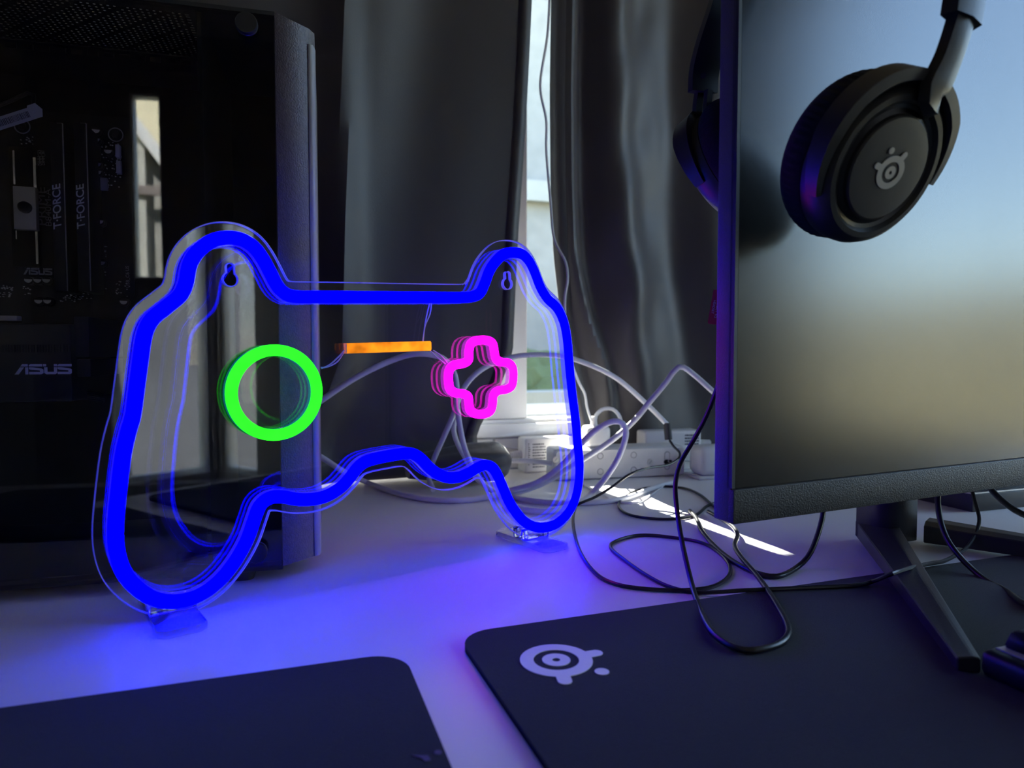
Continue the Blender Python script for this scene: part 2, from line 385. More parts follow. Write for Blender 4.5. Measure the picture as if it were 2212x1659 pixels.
box('house_wall', MW, (6.5, -5, -1.05), (7.2, 3.2, 0.75), M_brick, bd)
box('reflection_wall', MW, (0.9, -4.2, -1.05), (6.0, -4.0, 2.6), M_dim, bd)  # added wall, hides the lawn and greys what the acrylic plate reflects
cn = thing('sun_blocker', W(0, TW + .3, 1.825), 'added unseen slab outside above the curtained window, cutting the sun streak short', 'sun blocker')
box('blocker_slab', MW, (-1.6, TW + 0.262, 1.825), (1.6, 2.6, 1.9), M_render_l, cn)  # added out of view to end the sun streak on the desk
pz = thing('porch', W(-1.6, -4.6, -1.05), 'pale neighbouring porch reflected as a bright strip in the tinted glass', 'porch')
box('roof_tiles', MW, (-2.5, -4.75, 1.72), (-0.9, -4.65, 2.9), M_brick, pz)
Mg = frame(W(-1.6, -4.6, 1.80), (WU * math.cos(-.95) + ZV * math.sin(-.95)), WV, (-WU * math.sin(-.95) + ZV * math.cos(-.95)))
box('gutter', Mg, (-0.5, -0.05, -0.04), (0.5, 0.05, 0.04), M_upvc, pz, 0.01)
for s_ in (-1.9, -1.665, -1.50, -1.25): box('post', MW, (s_, -4.7, -1.05), (s_ + 0.055, -4.62, 1.75), M_render_l, pz)
box('porch_wall', MW, (-2.5, -4.85, -1.05), (-0.9, -4.78, 1.75), M_render, pz)
box('rail', MW, (-2.5, -4.62, 1.36), (-0.9, -4.58, 1.43), M_wall_dark, pz)

# ================================================================== DESK AND MATS
dk = thing('desk', W(0.2, 0.6, ZF), 'wide white laminate desk carrying everything', 'desk')
T0 = 0.085
box('desktop', MW, (-1.25, T0, -0.028), (1.45, TW - 0.008, 0.0), M_desk, dk, 0.002)
for s in (-1.2, 1.37): box('leg', MW, (s, T0 + 0.05, ZF), (s + 0.03, TW - 0.05, -0.028), M_desk, dk)
MZ = 0.004
def rmat(name, corner, wdir, sgn, L, D, label, mir):
    corner = V(corner.x, corner.y, 0)
    t = thing(name, corner, label, 'desk mat')
    ud = wdir.normalized(); vd = ZV.cross(ud)
    M = frame(corner + ZV * 0.002, ud * sgn, -vd, ZV if sgn < 0 else -ZV)
    M = frame(corner + ZV * (MZ - 0.0008), ud, vd, ZV)
    x0, x1 = (0, L) if sgn > 0 else (-L, 0)
    solid('cloth_top', [rrect(x0, -D, x1, 0, 0.022, 10)], 0.0016, M, M_mat, t)
    M2 = frame(corner + ZV * 0.0012, ud, vd, ZV)
    solid('rubber_base', [rrect(x0, -D, x1, 0, 0.022, 10)], 0.0023, M2, M_mat_edge, t)
    return t
a = onz(1060, 1358, MZ); b = onz(2212, 1195, MZ); dr = (b - a).normalized(); pr = ZV.cross(dr)
lft = onz(1030, 1432, MZ); cornerR = a - dr * ((a - lft).dot(dr))
matR = rmat('desk_mat', cornerR, dr, 1, 0.86, 0.30, 'large black cloth desk mat with a pale round eye logo', False)
a = onz(100, 1515, MZ); b = onz(800, 1418, MZ); dl = (b - a).normalized()
rg = onz(925, 1536, MZ); cornerL = a + dl * ((rg - a).dot(dl))
matL = rmat('mouse_mat', cornerL, dl, -1, 0.45, 0.26, 'plain black mouse mat at the bottom left with a faint purple mark', False)
def logo_loops(R=1.0):
    """round eye with two stubby arms and a dot, dot along +x"""
    L = []; pts = []
    def arm(ang, ln, hw):
        a = math.radians(ang); ax, ay = math.cos(a), math.sin(a); bx, by = -ay, ax
        half = math.asin(hw); out = []
        r0 = math.cos(half)
        out.append((r0 * ax - hw * bx, r0 * ay - hw * by)); 
        for k in range(9):
            q = -math.pi / 2 + math.pi * k / 8
            out.append((ax * (ln - hw + hw * math.cos(q)) + bx * hw * math.sin(q), ay * (ln - hw + hw * math.cos(q)) + by * hw * math.sin(q)))
        out.append((r0 * ax + hw * bx, r0 * ay + hw * by)); return out, math.degrees(half)
    A1, h1 = arm(52, 1.42, 0.19); A2, h2 = arm(-52, 1.42, 0.19)
    out = list(A2)
    def arc(a0, a1, n): return [(math.cos(math.radians(a0 + (a1 - a0) * k / n)), math.sin(math.radians(a0 + (a1 - a0) * k / n))) for k in range(1, n)]
    out += arc(-52 + h2, 52 - h1, 14) + A1 + arc(52 + h1, 308 - h2, 34)
    L.append(out); L.append(ell(0, 0, 0.625, n=40)); L.append(ell(0, 0, 0.39, n=36)); L.append(ell(0, 0, 0.112, n=20)); L.append(ell(1.36, 0, 0.195, n=24))
    return [[(x * R, y * R) for x, y in l] for l in L]
lc = onz(1201.5, 1426, MZ); ld = onz(1302, 1452, MZ) - lc; lx = ld.normalized()
RL = (onz(1124.1, 1424, MZ) - onz(1281.8, 1430, MZ)).length / 2
solid('logo_print', logo_loops(RL), 0.0003, frame(lc + ZV * 0.0002, lx, ZV.cross(lx), ZV), M_print, matR)
fl = onz(912, 1635, MZ)
solid('faint_logo', [[(-0.0045, 0.0025), (-0.001, 0.001), (0.0025, 0.0), (0.003, -0.004), (0.0005, -0.0042), (-0.0005, -0.001)], ell(0.0072, 0.0008, 0.0017, n=12)], 0.0003, frame(fl + ZV * 0.0002, dl, ZV.cross(dl), ZV), M_print_dim, matL)

# ================================================================== NEON SIGN
slotL = onz(382, 1378) ; slotR = onz(1200, 1193)
SLp = V(-0.232, 0.465, 0); SRp = V(0.018, 0.651, 0)
NU = (SRp - SLp).normalized(); NN = NU.cross(ZV)                 # NN points to the room (camera side)
DT = 0.0115                                                       # depth from plate face to the glowing face
sign = thing('neon_sign', (SLp + SRp) / 2, 'game-controller-shaped neon sign with glowing blue outline on clear acrylic', 'neon sign')
def n2(x, y, off=DT):
    p = onpl(x, y, SLp + NN * off, NN); q = p - SLp; return (q.dot(NU), q.z)
def m3(p, off): return SLp + NU * p[0] + ZV * p[1] + NN * off
blue_px = [(288.5, 897), (297, 835), (305, 775), (313.5, 722), (330, 689), (362, 662), (391, 637), (403.6, 610), (407.7, 586), (413.1, 566.6), (425.3, 546.3), (445.7, 527.3), (472.8, 515.1), (502, 512.5), (527, 517.8), (550, 532.7), (569, 557.1), (586.7, 589.7), (600.3, 615.5), (616, 632.5), (640, 640.5), (700, 641), (800, 641.5), (900, 642), (990, 642.3), (1020, 641), (1039.4, 632.8), (1050.2, 612.2), (1059.9, 585.8), (1073.1, 565.2), (1090.8, 549), (1111.4, 544.7), (1131.9, 549), (1146.6, 563.7), (1158.4, 587.3), (1171.6, 621), (1186.3, 644.6), (1207, 665.1), (1221.6, 696), (1228.9, 735.7), (1233.3, 788.5), (1239.2, 847.3), (1246.5, 906.1), (1251, 956), (1254.5, 990), (1255.5, 1016.5), (1253, 1048), (1245.5, 1080), (1229, 1111.4), (1203.8, 1133.5), (1175.3, 1141), (1150, 1136.2), (1127.8, 1120), (1105.7, 1089.2), (1089.9, 1054.4), (1078.8, 1029.1), (1067.7, 1011.7), (1051.9, 1005.4), (1036, 1010.5), (1017, 1021.8), (995, 1031), (971, 1032.6), (948, 1024), (930, 1010.5), (913.6, 993.4), (897.2, 982.2), (880.8, 980), (854.2, 983.5), (813.2, 991.4), (788.6, 1000), (772.2, 1014.5), (757.9, 1034), (737.4, 1055), (710.7, 1071.3), (682, 1079), (648, 1080), (611, 1074), (584, 1077), (563, 1094), (551, 1124.9), (534.9, 1169.6), (507.4, 1217.7), (473, 1258.9), (431.8, 1288.1), (383.7, 1301.5), (335.6, 1296), (297.8, 1272.7), (268.6, 1238.3), (253.5, 1193.6), (250.3, 1142.1), (256, 1073.4), (266.5, 987.5), (278, 935)]
loop2 = [V(*n2(*p), 0) for p in blue_px]
loop2 = resample(cr(loop2, 6, True), 0.0022, True)
HW = 0.0046
def strip(nm_light, nm_body, L2, closed, mlight, mjack, parent, hw=HW, top=DT, base=0.0022, cap=0.0034):
    P = [m3((p.x, p.y), 0) for p in L2]
    r = hw * 0.35
    light = [(-hw, top - cap), (-hw, top - r), (-hw + r, top), (hw - r, top), (hw, top - r), (hw, top - cap)]
    body = [(-hw, base), (-hw, top - cap), (hw, top - cap), (hw, base)]
    tb_ = top - cap; bs = [(-hw * .76, tb_ - 0.0012), (-hw * .76, tb_ - 0.0001), (hw * .76, tb_ - 0.0001), (hw * .76, tb_ - 0.0012)]
    link(nm_body.replace('jacket', 'backing'), sweep_me(P, bs, closed, NN), M_groove, parent, False)
    body = [(-hw, base), (-hw, tb_ - 0.0013), (hw, tb_ - 0.0013), (hw, base)]
    b = link(nm_body, sweep_me(P, body, closed, NN), mjack, parent, False)
    lobj = link(nm_light, sweep_me(P, light, closed, NN), mlight, parent, True)
    return lobj
tag(strip('blue_light_tube', 'blue_tube_jacket', loop2, True, M_blue, M_jblue, sign), 'glowing blue outline tube')
# clear plate: outline of the tube pushed out by a margin, with two hanging holes
mg = 0.0122; area = sum(loop2[i].x * loop2[(i + 1) % len(loop2)].y - loop2[(i + 1) % len(loop2)].x * loop2[i].y for i in range(len(loop2)))
sgn = 1 if area > 0 else -1
plate = []
N2 = len(loop2)
for i in range(N2):
    t = (loop2[(i + 1) % N2] - loop2[i - 1]).normalized(); nrm = V(t.y, -t.x, 0) * sgn; q = loop2[i] + nrm * mg
    if min((q - p).length for p in loop2[::2]) > mg * 0.975: plate.append((q.x, q.y))
def keyhole(px, py, s):
    c = n2(px, py, 0.002); r = 0.0046 * s; r2 = 0.0023 * s; h = 0.0085 * s
    o = [(c[0] + r * math.cos(math.radians(a)), c[1] + r * math.sin(math.radians(a))) for a in range(115, 426, 15)]
    o += [(c[0] + r2 * math.cos(math.radians(a)), c[1] + h + r2 * math.sin(math.radians(a))) for a in range(0, 181, 20)]
    return o
MP = frame(SLp, NU, ZV, NN)
me = curve_me([plate, keyhole(498.5, 603, 1.0), keyhole(1098, 613, 1.0)], 0.0042, MP, 0.0007)
po = link('clear_plate', me, [M_acryl, M_acryl_edge], sign)
for p in po.data.polygons:
    p.material_index = 0 if abs(p.normal.dot(NN)) > 0.97 else 1
tag(po, 'clear acrylic back plate')
# green ring
gc = n2(597.8, 848.5); GR = 0.0306
gl = [V(gc[0] + GR * math.cos(2 * math.pi * i / 96), gc[1] + GR * math.sin(2 * math.pi * i / 96), 0) for i in range(96)]
tag(strip('green_ring_light', 'green_ring_jacket', gl, True, M_green, M_jgreen, sign, 0.0040), 'glowing green ring')
# orange bar
ob = [V(*n2(753, 752.5), 0), V(*n2(932, 747), 0)]
tag(strip('orange_bar_light', 'orange_bar_jacket', resample(ob, 0.004), False, M_orange, M_jorange, sign, 0.0040), 'glowing orange bar')
# pink cross
c5 = lambda x, y: (650 + x / 3.403, 480 + y / 3.403)
pk = [(1245, 1010), (1247, 950), (1262, 893), (1310, 868), (1380, 868), (1422, 893), (1434, 950), (1446, 1002), (1482, 1028), (1530, 1032), (1568, 1068), (1574, 1140), (1562, 1202), (1520, 1230), (1462, 1240), (1427, 1275), (1422, 1335), (1405, 1388), (1352, 1413), (1292, 1408), (1254, 1378), (1247, 1325), (1240, 1283), (1202, 1262), (1150, 1256), (1108, 1225), (1096, 1150), (1104, 1085), (1142, 1050), (1205, 1038)]
pk2 = resample(cr([V(*n2(*c5(*p)), 0) for p in pk], 6, True), 0.0018, True)
tag(strip('pink_cross_light', 'pink_cross_jacket', pk2, True, M_pink, M_jpink, sign, 0.0037), 'glowing pink plus-shaped outline')
# thin wires linking the lights
def wire(pts, off=0.004, r=0.0006): tube('link_wire', [m3(n2(x, y, off), off) for x, y in pts], r, M_wire, sign, 6, 0.003)
wire([(932, 655), (929, 678), (918, 705), (914, 738)], 0.006); wire([(928, 655), (920, 690), (913, 738)], 0.006)
wire([(744, 757), (732, 770), (712, 788), (694, 796)], 0.006); wire([(742, 762), (728, 782), (706, 793), (693, 794)], 0.005)
wire([(930, 758), (944, 772), (962, 786)], 0.006); wire([(936, 757), (952, 768), (966, 784)], 0.006)
# clear feet
for c in (SLp, SRp):
    M = frame(c, NU, -NN, ZV)
    prof = [(-0.015, -0.036), (-0.010, -0.040), (0.010, -0.040), (0.015, -0.036), (0.015, 0.036), (0.010, 0.040), (-0.010, 0.040), (-0.015, 0.036)]
    Mf = frame(c + ZV * 0.0026, NU, -NN, ZV.copy())
    f = solid('stand_foot', [prof], 0.0052, Mf, M_foot, sign, 0.0006)
    for (y0, y1) in ((-0.0092, -0.0030), (0.0030, 0.0092)):
        box('slot_rib', M, (-0.0145, y0, 0.0053), (0.0145, y1, 0.0150), M_foot, f, 0.0007)
zmin = min(p[1] for p in plate)

# ================================================================== COMPUTER
PA = math.radians(15.0)
PU = V(math.cos(PA), math.sin(PA), 0); PN = V(math.sin(PA), -math.cos(PA), 0)
PQ = aty(611, 1223, 0.535); PB = PQ.z; PQ = V(PQ.x, PQ.y, 0)
PT = aty(598, 25, 0.535).z
MPc = frame(PQ, PU, -PN, ZV)                                      # x along panel, y into the case, z up
pc = thing('computer_tower', PQ - PU * 0.2 - PN * 0.1, 'black computer tower with tinted glass side showing its circuit boards', 'computer')
LPC = 0.43; DPC = 0.205
def pcd(x, y, d): return MPc.inverted() @ onpl(x, y, PQ - PN * d, PN)
def Mface(d): return frame(PQ - PN * d, PU, ZV, PN)               # local x right, y up, z towards the room
tag(box('glass_side_panel', MPc, (-LPC, 0.0, PB), (-0.0006, 0.004, PT - 0.003), M_tglass, pc), 'dark tinted glass side panel')
box('bottom_panel', MPc, (-LPC, 0.004, PB - 0.004), (0.0, DPC, PB + 0.004), M_case, pc, 0.001)
box('back_tray', MPc, (-LPC, 0.178, PB), (0.0, 0.182, PT), M_case_int, pc)
box('rear_panel', MPc, (-LPC - 0.004, 0.004, PB), (-LPC, DPC, PT), M_case_int, pc)
box('side_panel', MPc, (-LPC, DPC - 0.003, PB), (0.0, DPC, PT), M_case, pc)
box('front_divider', MPc, (-0.055, 0.006, PB), (-0.052, 0.178, PT - 0.004), M_case_int, pc)
# top panel with a perforated vent
bm = bmesh.new()
zt0, zt1 = PT - 0.003, PT
V0, V1, S0, S1 = 0.014, 0.098, -0.42, -0.062
bm_box(bm, MPc, (-LPC, 0.0, zt0), (0, V0, zt1)); bm_box(bm, MPc, (-LPC, V1, zt0), (0, DPC, zt1)); bm_box(bm, MPc, (S1, V0, zt0), (0, V1, zt1)); bm_box(bm, MPc, (-LPC, V0, zt0), (S0, V1, zt1))
link('top_panel', me_bm(bm), M_case, pc)
vs = []; fs = []
def quad(a, b, c, d, z):
    i = len(vs); vs.extend([MPc @ V(a, b, z), MPc @ V(c, b, z), MPc @ V(c, d, z), MPc @ V(a, d, z)]); fs.append((i, i + 1, i + 2, i + 3))
pit = 0.0044; hs = 0.0015; nx = int((S1 - S0) / pit); ny = int((V1 - V0) / pit)
for j in range(ny):
    y0 = V0 + j * pit; quad(S0, y0, S1, y0 + pit - hs, zt0 + .001)
    for i in range(nx):
        x0 = S0 + i * pit; quad(x0, y0 + pit - hs, x0 + (pit - hs if (i + j) % 7 else pit), y0 + pit, zt0 + .001)
quad(S0, V0 + ny * pit, S1, V1, zt0 + .001)
vm = link('vent_mesh', me_from(vs, fs), M_case_int, pc); vm['kind'] = 'stuff'
# row of cable slots at the back of the roof
for i in range(30):
    x0 = S0 + 0.012 * i; box('roof_tab', MPc, (x0, 0.104, zt0 - 0.004), (x0 + 0.008, 0.1055, zt0), M_head, pc)
# front bezel: broad chamfer, then the front face
prof = [(0.0, 0.0), (0.0246, 0.0224), (0.0285, 0.030), (0.0285, DPC), (0.0, DPC)]
zc = (PB + PT) / 2
fb = solid('front_bezel', [[(x, y) for x, y in prof]], PT - PB, frame(PQ + ZV * zc, PU, -PN, ZV), M_case_tex, pc)
tag(fb, 'grey textured chamfered front bezel')
solid('glint_lip', [[(0.0236, 0.0206), (0.0276, 0.0228), (0.0292, 0.031), (0.0250, 0.031)]], PT - PB - 0.012, frame(PQ + ZV * (zc - 0.006), PU, -PN, ZV), M_glint, pc, 0.0006)  # added strip whose pale colour paints the bright line on the bezel edge
for (x, d) in ((-0.045, 0.012), (-0.38, 0.012), (-0.045, 0.15), (-0.38, 0.15)):
    me = curve_me([rrect(x - 0.03, d, x + 0.022, d + 0.035, 0.006)], PB - 0.004, frame(PQ + ZV * ((PB - 0.004) / 2), PU, -PN, ZV))
    link('foot', me, M_blackm, pc)
def screw(px, py):
    c = pcd(px, py, 0); M = frame(MPc @ V(c.x, 0, c.z), PU, ZV, PN); r = 0.0079
    k = lathe('thumb_screw', [(0.0, 0.0), (r * .8, 0.0), (r * .8, 0.002), (r, 0.0025), (r, 0.0075), (r * .93, 0.0085), (0.0, 0.0085)], M, M_black, pc, 40)
    g = lathe('knurled_band', [(r * 1.0, 0.003), (r * 1.03, 0.0035), (r * 1.03, 0.0045), (r * 1.0, 0.005)], M, M_chrome, k, 40)
screw(534, 59); screw(556, 1189)
# motherboard and what sits on it
DMB = 0.160
mb_lo = pcd(-140, 840, DMB); mb_hi = pcd(281, 255, DMB)
mb = box('motherboard', MPc, (mb_lo.x, DMB, mb_lo.z), (mb_hi.x, DMB + 0.002, mb_hi.z), M_pcb, pc)
def mbox(name, x0, y0, x1, y1, d0, m, parent=mb, d1=DMB, bevel=0.0005):
    a = pcd(x0, y1, d0); b = pcd(x1, y0, d0); return box(name, MPc, (a.x, d0, a.z), (b.x, d1, b.z), m, parent, bevel)
def mtext(s, px, py, d, size, m, parent, up=False, **k):
    c = pcd(px, py, d); o = MPc @ V(c.x, d, c.z)
    M = frame(o + PN * 0.0003, ZV, -PU, PN) if up else frame(o + PN * 0.0003, PU, ZV, PN)
    return text('lettering', s, size, M, m, parent, **k)
pxm = 0.70 / 1500
for x in (127, 178):
    rs = mbox('memory_stick', x - 9, 266, x + 6, 628, 0.118, M_black, pc)
    mbox('edge_trim', x + 6, 266, x + 8, 628, 0.119, M_alu, rs, 0.121, 0)
    mtext('T·FORCE', x - 3, 444, 0.1175, 0.0085, M_silk, rs, True, shear=-0.25, bold=0.00012, sx=1.12)
mtext('PRIME', 91, 446, DMB, 0.0092, M_silk_dim, mb, True, sx=1.45); mtext('B840M-A', 105, 449, DMB, 0.0068, M_silk_dim, mb, True, sx=1.3)
for i, sname in enumerate(('DIMM_A1', 'DIMM_A2', 'DIMM_B1')): mtext(sname, 80 + 7 * i, 341, DMB, 0.0033, M_silk_dim, mb, True)
mtext('USB_C6 US', 276, 598, DMB, 0.0042, M_silk_dim, mb, True)
def asus(px0, px1, py0, py1, d, m, parent):
    """slanted four-letter maker's mark cut by a thin horizontal line"""
    a = pcd(px0, py1, d); b = pcd(px1, py0, d); w_, h_ = b.x - a.x, b.z - a.z
    q = lambda pts: [(a.x + x * w_, a.z + y * h_) for x, y in pts]
    L = [q([(0, 0), (0.07, 0), (0.165, 0.68), (0.095, 0.68)]), q([(0.10, 0.76), (0.23, 0.76), (0.23, 1.0), (0.135, 1.0)]),
         q([(0.185, 0.0), (0.235, 0.0), (0.235, 0.68), (0.185, 0.68)]),
         q([(0.25, 0.76), (0.48, 0.76), (0.48, 1), (0.28, 1), (0.25, 0.9)]), q([(0.25, 0.68), (0.25, 0.52), (0.28, 0.45), (0.44, 0.37), (0.44, 0.24), (0.25, 0.24), (0.25, 0), (0.46, 0), (0.5, 0.12), (0.5, 0.46), (0.47, 0.56), (0.32, 0.68)]),
         q([(0.495, 0.76), (0.55, 0.76), (0.55, 1), (0.495, 1)]), q([(0.515, 0.68), (0.515, 0.14), (0.55, 0), (0.71, 0), (0.74, 0.14), (0.74, 0.68), (0.685, 0.68), (0.685, 0.24), (0.57, 0.24), (0.57, 0.68)]), q([(0.685, 0.76), (0.74, 0.76), (0.74, 1), (0.685, 1)]),
         q([(0.75, 0.76), (1, 0.76), (1, 1), (0.78, 1), (0.75, 0.9)]), q([(0.75, 0.68), (0.75, 0.52), (0.78, 0.45), (0.94, 0.37), (0.94, 0.24), (0.75, 0.24), (0.75, 0), (0.97, 0), (1, 0.12), (1, 0.46), (0.97, 0.56), (0.82, 0.68)])]
    solid('maker_mark', L, 0.0003, frame(PQ - PN * (d - 0.0003), PU, ZV, PN), m, parent)
asus(51, 113, 580, 593, DMB - 0.02, M_silk_dim, mb)
cans = [(207, 283), (207, 302), (233, 327), (210, 355), (211, 372), (215, 479), (219, 568), (61, 606), (81, 606), (100, 606), (83, 651), (102, 651), (267, 653)]
for (x, y) in cans:
    c = pcd(x, y, DMB - 0.008); M = frame(MPc @ V(c.x, DMB, c.z), PU, ZV, PN); r = 0.0036
    k = lathe('capacitor', [(0.0, 0), (r * 1.15, 0), (r * 1.15, 0.002), (r, 0.0025), (r, 0.0076), (r * .9, 0.008), (0, 0.008)], M, M_black, mb, 20)
    hm = [(r * .88 * math.cos(math.radians(a)), r * .88 * math.sin(math.radians(a))) for a in range(178, 363, 12)]
    hm = [(px_, py_ + r * 0.35) for px_, py_ in hm]
    solid('can_top', [hm], 0.0004, M @ Matrix.Translation((0, 0, 0.0082)), M_can, k)
for (x, y) in ((250, 291), (48, 273)):
    c = pcd(x, y, DMB); M = frame(MPc @ V(c.x, DMB, c.z), PU, ZV, PN)
    k = lathe('mount_ring', [(0.0055, 0.0), (0.0062, 0.0006), (0.0066, 0.0)], M, M_silk_dim, mb, 32)
    lathe('mount_screw', [(0, 0.0), (0.0034, 0.0), (0.003, 0.002), (0, 0.0026)], M, M_black, k, 20)
mbox('chip', 203, 384, 231, 409, DMB - 0.004, M_alu.copy() if False else M_silk_dim, mb); mbox('connector', 249, 312, 258, 339, DMB - 0.006, M_silk, mb); mbox('connector', 251, 347, 260, 374, DMB - 0.006, M_silk, mb)
mbox('connector', 163, 385, 197, 408, DMB - 0.012, M_blackm, mb)
# processor clamp: frame rails, silver bracket, spring screw
ck = mbox('processor_clamp', 27, 320, 77, 575, DMB - 0.004, M_case_int, mb)
mbox('clamp_rail', 75, 340, 77, 470, DMB - 0.007, M_chrome, ck, DMB - 0.004, 0); mbox('clamp_rail', 78, 470, 80, 570, DMB - 0.007, M_chrome, ck, DMB - 0.004, 0)
mbox('clamp_rail', 29, 325, 31, 398, DMB - 0.007, M_chrome, ck, DMB - 0.004, 0); mbox('clamp_rail', 34, 498, 36, 516, DMB - 0.007, M_chrome, ck, DMB - 0.004, 0)
br = mbox('silver_bracket', 30, 404, 76, 495, DMB - 0.012, M_alu, pc, DMB - 0.0045)
c = pcd(56, 449, DMB - 0.012); M = frame(MPc @ V(c.x, DMB - 0.012, c.z), PU, ZV, PN)
lathe('spring_screw', [(0, 0), (0.0050, 0), (0.0050, 0.0015), (0.0042, 0.002), (0.0050, 0.003), (0.0050, 0.0045), (0.0038, 0.008), (0.002, 0.0095), (0, 0.0098)], M, M_black, br, 28)
# many tiny soldered parts: too small to pick apart
bm = bmesh.new()
for (x0, y0, x1, y1, n_) in ((200, 308, 262, 405, 110), (0, 615, 30, 642, 34), (50, 612, 70, 640, 10), (130, 628, 200, 652, 40), (212, 510, 232, 625, 34), (250, 605, 282, 640, 16), (45, 295, 75, 312, 14)):
    for _ in range(n_):
        c = pcd(random.uniform(x0, x1), random.uniform(y0, y1), DMB); sz = random.uniform(.0003, .0007)
        bm_box(bm, MPc, (c.x - sz, DMB - 0.001, c.z - sz * .7), (c.x + sz, DMB, c.z + sz * .7))
sp = link('solder_parts', me_bm(bm), M_can, mb); sp['kind'] = 'stuff'
# graphics card
DG = 0.045
gp = mbox('graphics_card', -120, 700, 152, 872, DG, M_gpu, pc, 0.150, 0.002)
for i in range(24):
    x = 4 + i * 6.2; mbox('cooling_fin', x, 745, x + 1.3, 761, DG - 0.0012, M_head, gp, DG, 0)
asus(32, 155, 786, 809, DG, M_silk, gp)
mbox('card_holder', 162, 684, 191, 772, DG + 0.01, M_blackm, pc, 0.15)
mbox('card_holder', 167, 776, 195, 814, DG + 0.012, M_black, pc, 0.15)
mbox('bright_strip', -60, 682, 36, 692, DG + 0.02, M_alu, gp, DG + 0.03); 
cb = onpl(40, 252, PQ - PN * 0.12, PN)
a_ = math.radians(24); ux = PU * math.cos(a_) + ZV * math.sin(a_); uy = -PU * math.sin(a_) + ZV * math.cos(a_)
Ms = frame(cb, ux, uy, PN)
stk = solid('sticker', [[(-0.024, -0.0058), (0.017, -0.0058), (0.0195, 0.0), (0.0165, 0.0062), (0.010, 0.0062), (0.009, 0.0045), (-0.024, 0.0045)]], 0.0004, Ms, M_paper, pc); tag(stk, 'white barcode sticker hanging on a cable')
x = -0.021
bl = []
while x < 0.008:
    wd = random.choice((.0003, .0005, .0008)); bl.append(rect(x, -0.0032, x + wd, 0.002)); x += wd + random.choice((.0004, .0006))
solid('barcode', bl, 0.0002, Ms @ Matrix.Translation((0, 0, 0.0003)), M_ink, stk)
tube('inner_cable', [onpl(px, py, PQ - PN * 0.13, PN) for px, py in ((-30, 240), (30, 215), (70, 200), (72, 235))], 0.0016, M_bcable, pc)
for k in range(5):
    tube('inner_cable', [onpl(px, py + 4 * k, PQ - PN * 0.08, PN) for px, py in ((110, 850), (150, 846), (190, 846), (225, 852))], 0.0008, M_bcable, pc, 6)

# ================================================================== CURTAINS
def curtain(name, label, edge_px, tplane, right_side, sfar, wob, zlo=0.004, zhi=1.5):
    th = thing(name, W((st(onpl(*edge_px[2], WV * tplane, WV))[0] + sfar) / 2, tplane, zlo), label, 'curtain')
    E = sorted([(onpl(x, y, WV * tplane, WV).z, st(onpl(x, y, WV * tplane, WV))[0]) for x, y in edge_px])
    def edge(z):
        if z <= E[0][0]: return E[0][1]
        for (z0, s0), (z1, s1) in zip(E, E[1:]):
            if z <= z1: return s0 + (s1 - s0) * (z - z0) / (z1 - z0)
        (z0, s0), (z1, s1) = E[-2], E[-1]; return s1 + (s1 - s0) * 0.3 * (z - z1) / (z1 - z0)
    NX, NZ = 120, 70; vs = []; fs = []
    for j in range(NZ + 1):
        z = zlo + (zhi - zlo) * (j / NZ) ** 1.25; e = edge(z)
        for i in range(NX + 1):
            f = (i / NX) ** 1.3; s = e + (sfar - e) * f
            vs.append(W(s, tplane + wob(abs(s - e), z), z))
    for j in range(NZ):
        for i in range(NX):
            q = j * (NX + 1) + i; fs.append((q, q + 1, q + NX + 2, q + NX + 1))
    o = link('cloth', me_from(vs, fs), M_curt, th, True)
    sd = o.modifiers.new('thickness', 'SOLIDIFY'); sd.thickness = 0.0014; sd.offset = 0
    # stitched hem along the free edge
    hv = []; hf = []
    for j in range(NZ + 1):
        z = zlo + (zhi - zlo) * (j / NZ) ** 1.25; e = edge(z); dsg = 1 if sfar > e else -1
        for k, (ds, dt) in enumerate(((0.0, -0.0012), (0.018, -0.0012))):
            hv.append(W(e + dsg * ds, tplane + wob(ds, z) + dt, z))
    for j in range(NZ): hf.append((2 * j, 2 * j + 1, 2 * j + 3, 2 * j + 2))
    h = link('side_hem', me_from(hv, hf), M_curt, th, True); sd = h.modifiers.new('thickness', 'SOLIDIFY'); sd.thickness = 0.001; sd.offset = 0
    return th
TC = 0.955
def wobL(d, z):
    return 0.010 * math.sin(d * 16 + 0.5) * min(1, d * 6) - 0.016 * math.exp(-((d - 0.245 - 0.05 * (z - .3)) / 0.018) ** 2) + 0.005 * math.sin(d * 37 + z * 4) * min(1, d * 5) + 0.004 * math.sin(z * 9 + d * 12)
def wobR(d, z):
    lean = 0.03 * math.exp(-((z - 0.12) / 0.12) ** 2); low = 0.3 + 0.7 * min(1, max(0, (z - 0.05) / 0.12))
    g = lambda c, w_: math.exp(-((d - c) / w_) ** 2)
    return low * (-0.020 * g(0.026 + lean, 0.014) + 0.010 * g(0.055 + lean * .6, 0.016) - 0.030 * g(0.105 + 0.012 * math.sin(z * 6), 0.034) + 0.012 * g(0.21, 0.03)
            - 0.018 * g(0.29, 0.035) + 0.014 * math.sin(d * 22) * min(1, max(0, d - .25) * 5) + 0.004 * math.sin(z * 21 + d * 34) * g(0.15, 0.06) + 0.003 * math.sin(z * 40 - d * 50) * g(0.13, 0.05))
cl = curtain('left_curtain', 'charcoal blackout curtain hanging left of the window gap', [(1148, 0), (1134, 250), (1119, 500), (1109, 765), (1075, 850), (1030, 936), (1032, 960)], TC, True, -1.3, wobL)
cl.name = 'curtain'
cr_ = curtain('right_curtain', 'charcoal blackout curtain hanging between the gap and the monitor', [(1190, 0), (1187, 200), (1189, 400), (1195, 550), (1210, 680), (1238, 840), (1258, 960), (1258, 1000)], TC + 0.025, False, 1.15, wobR)
cr_.name = 'curtain'
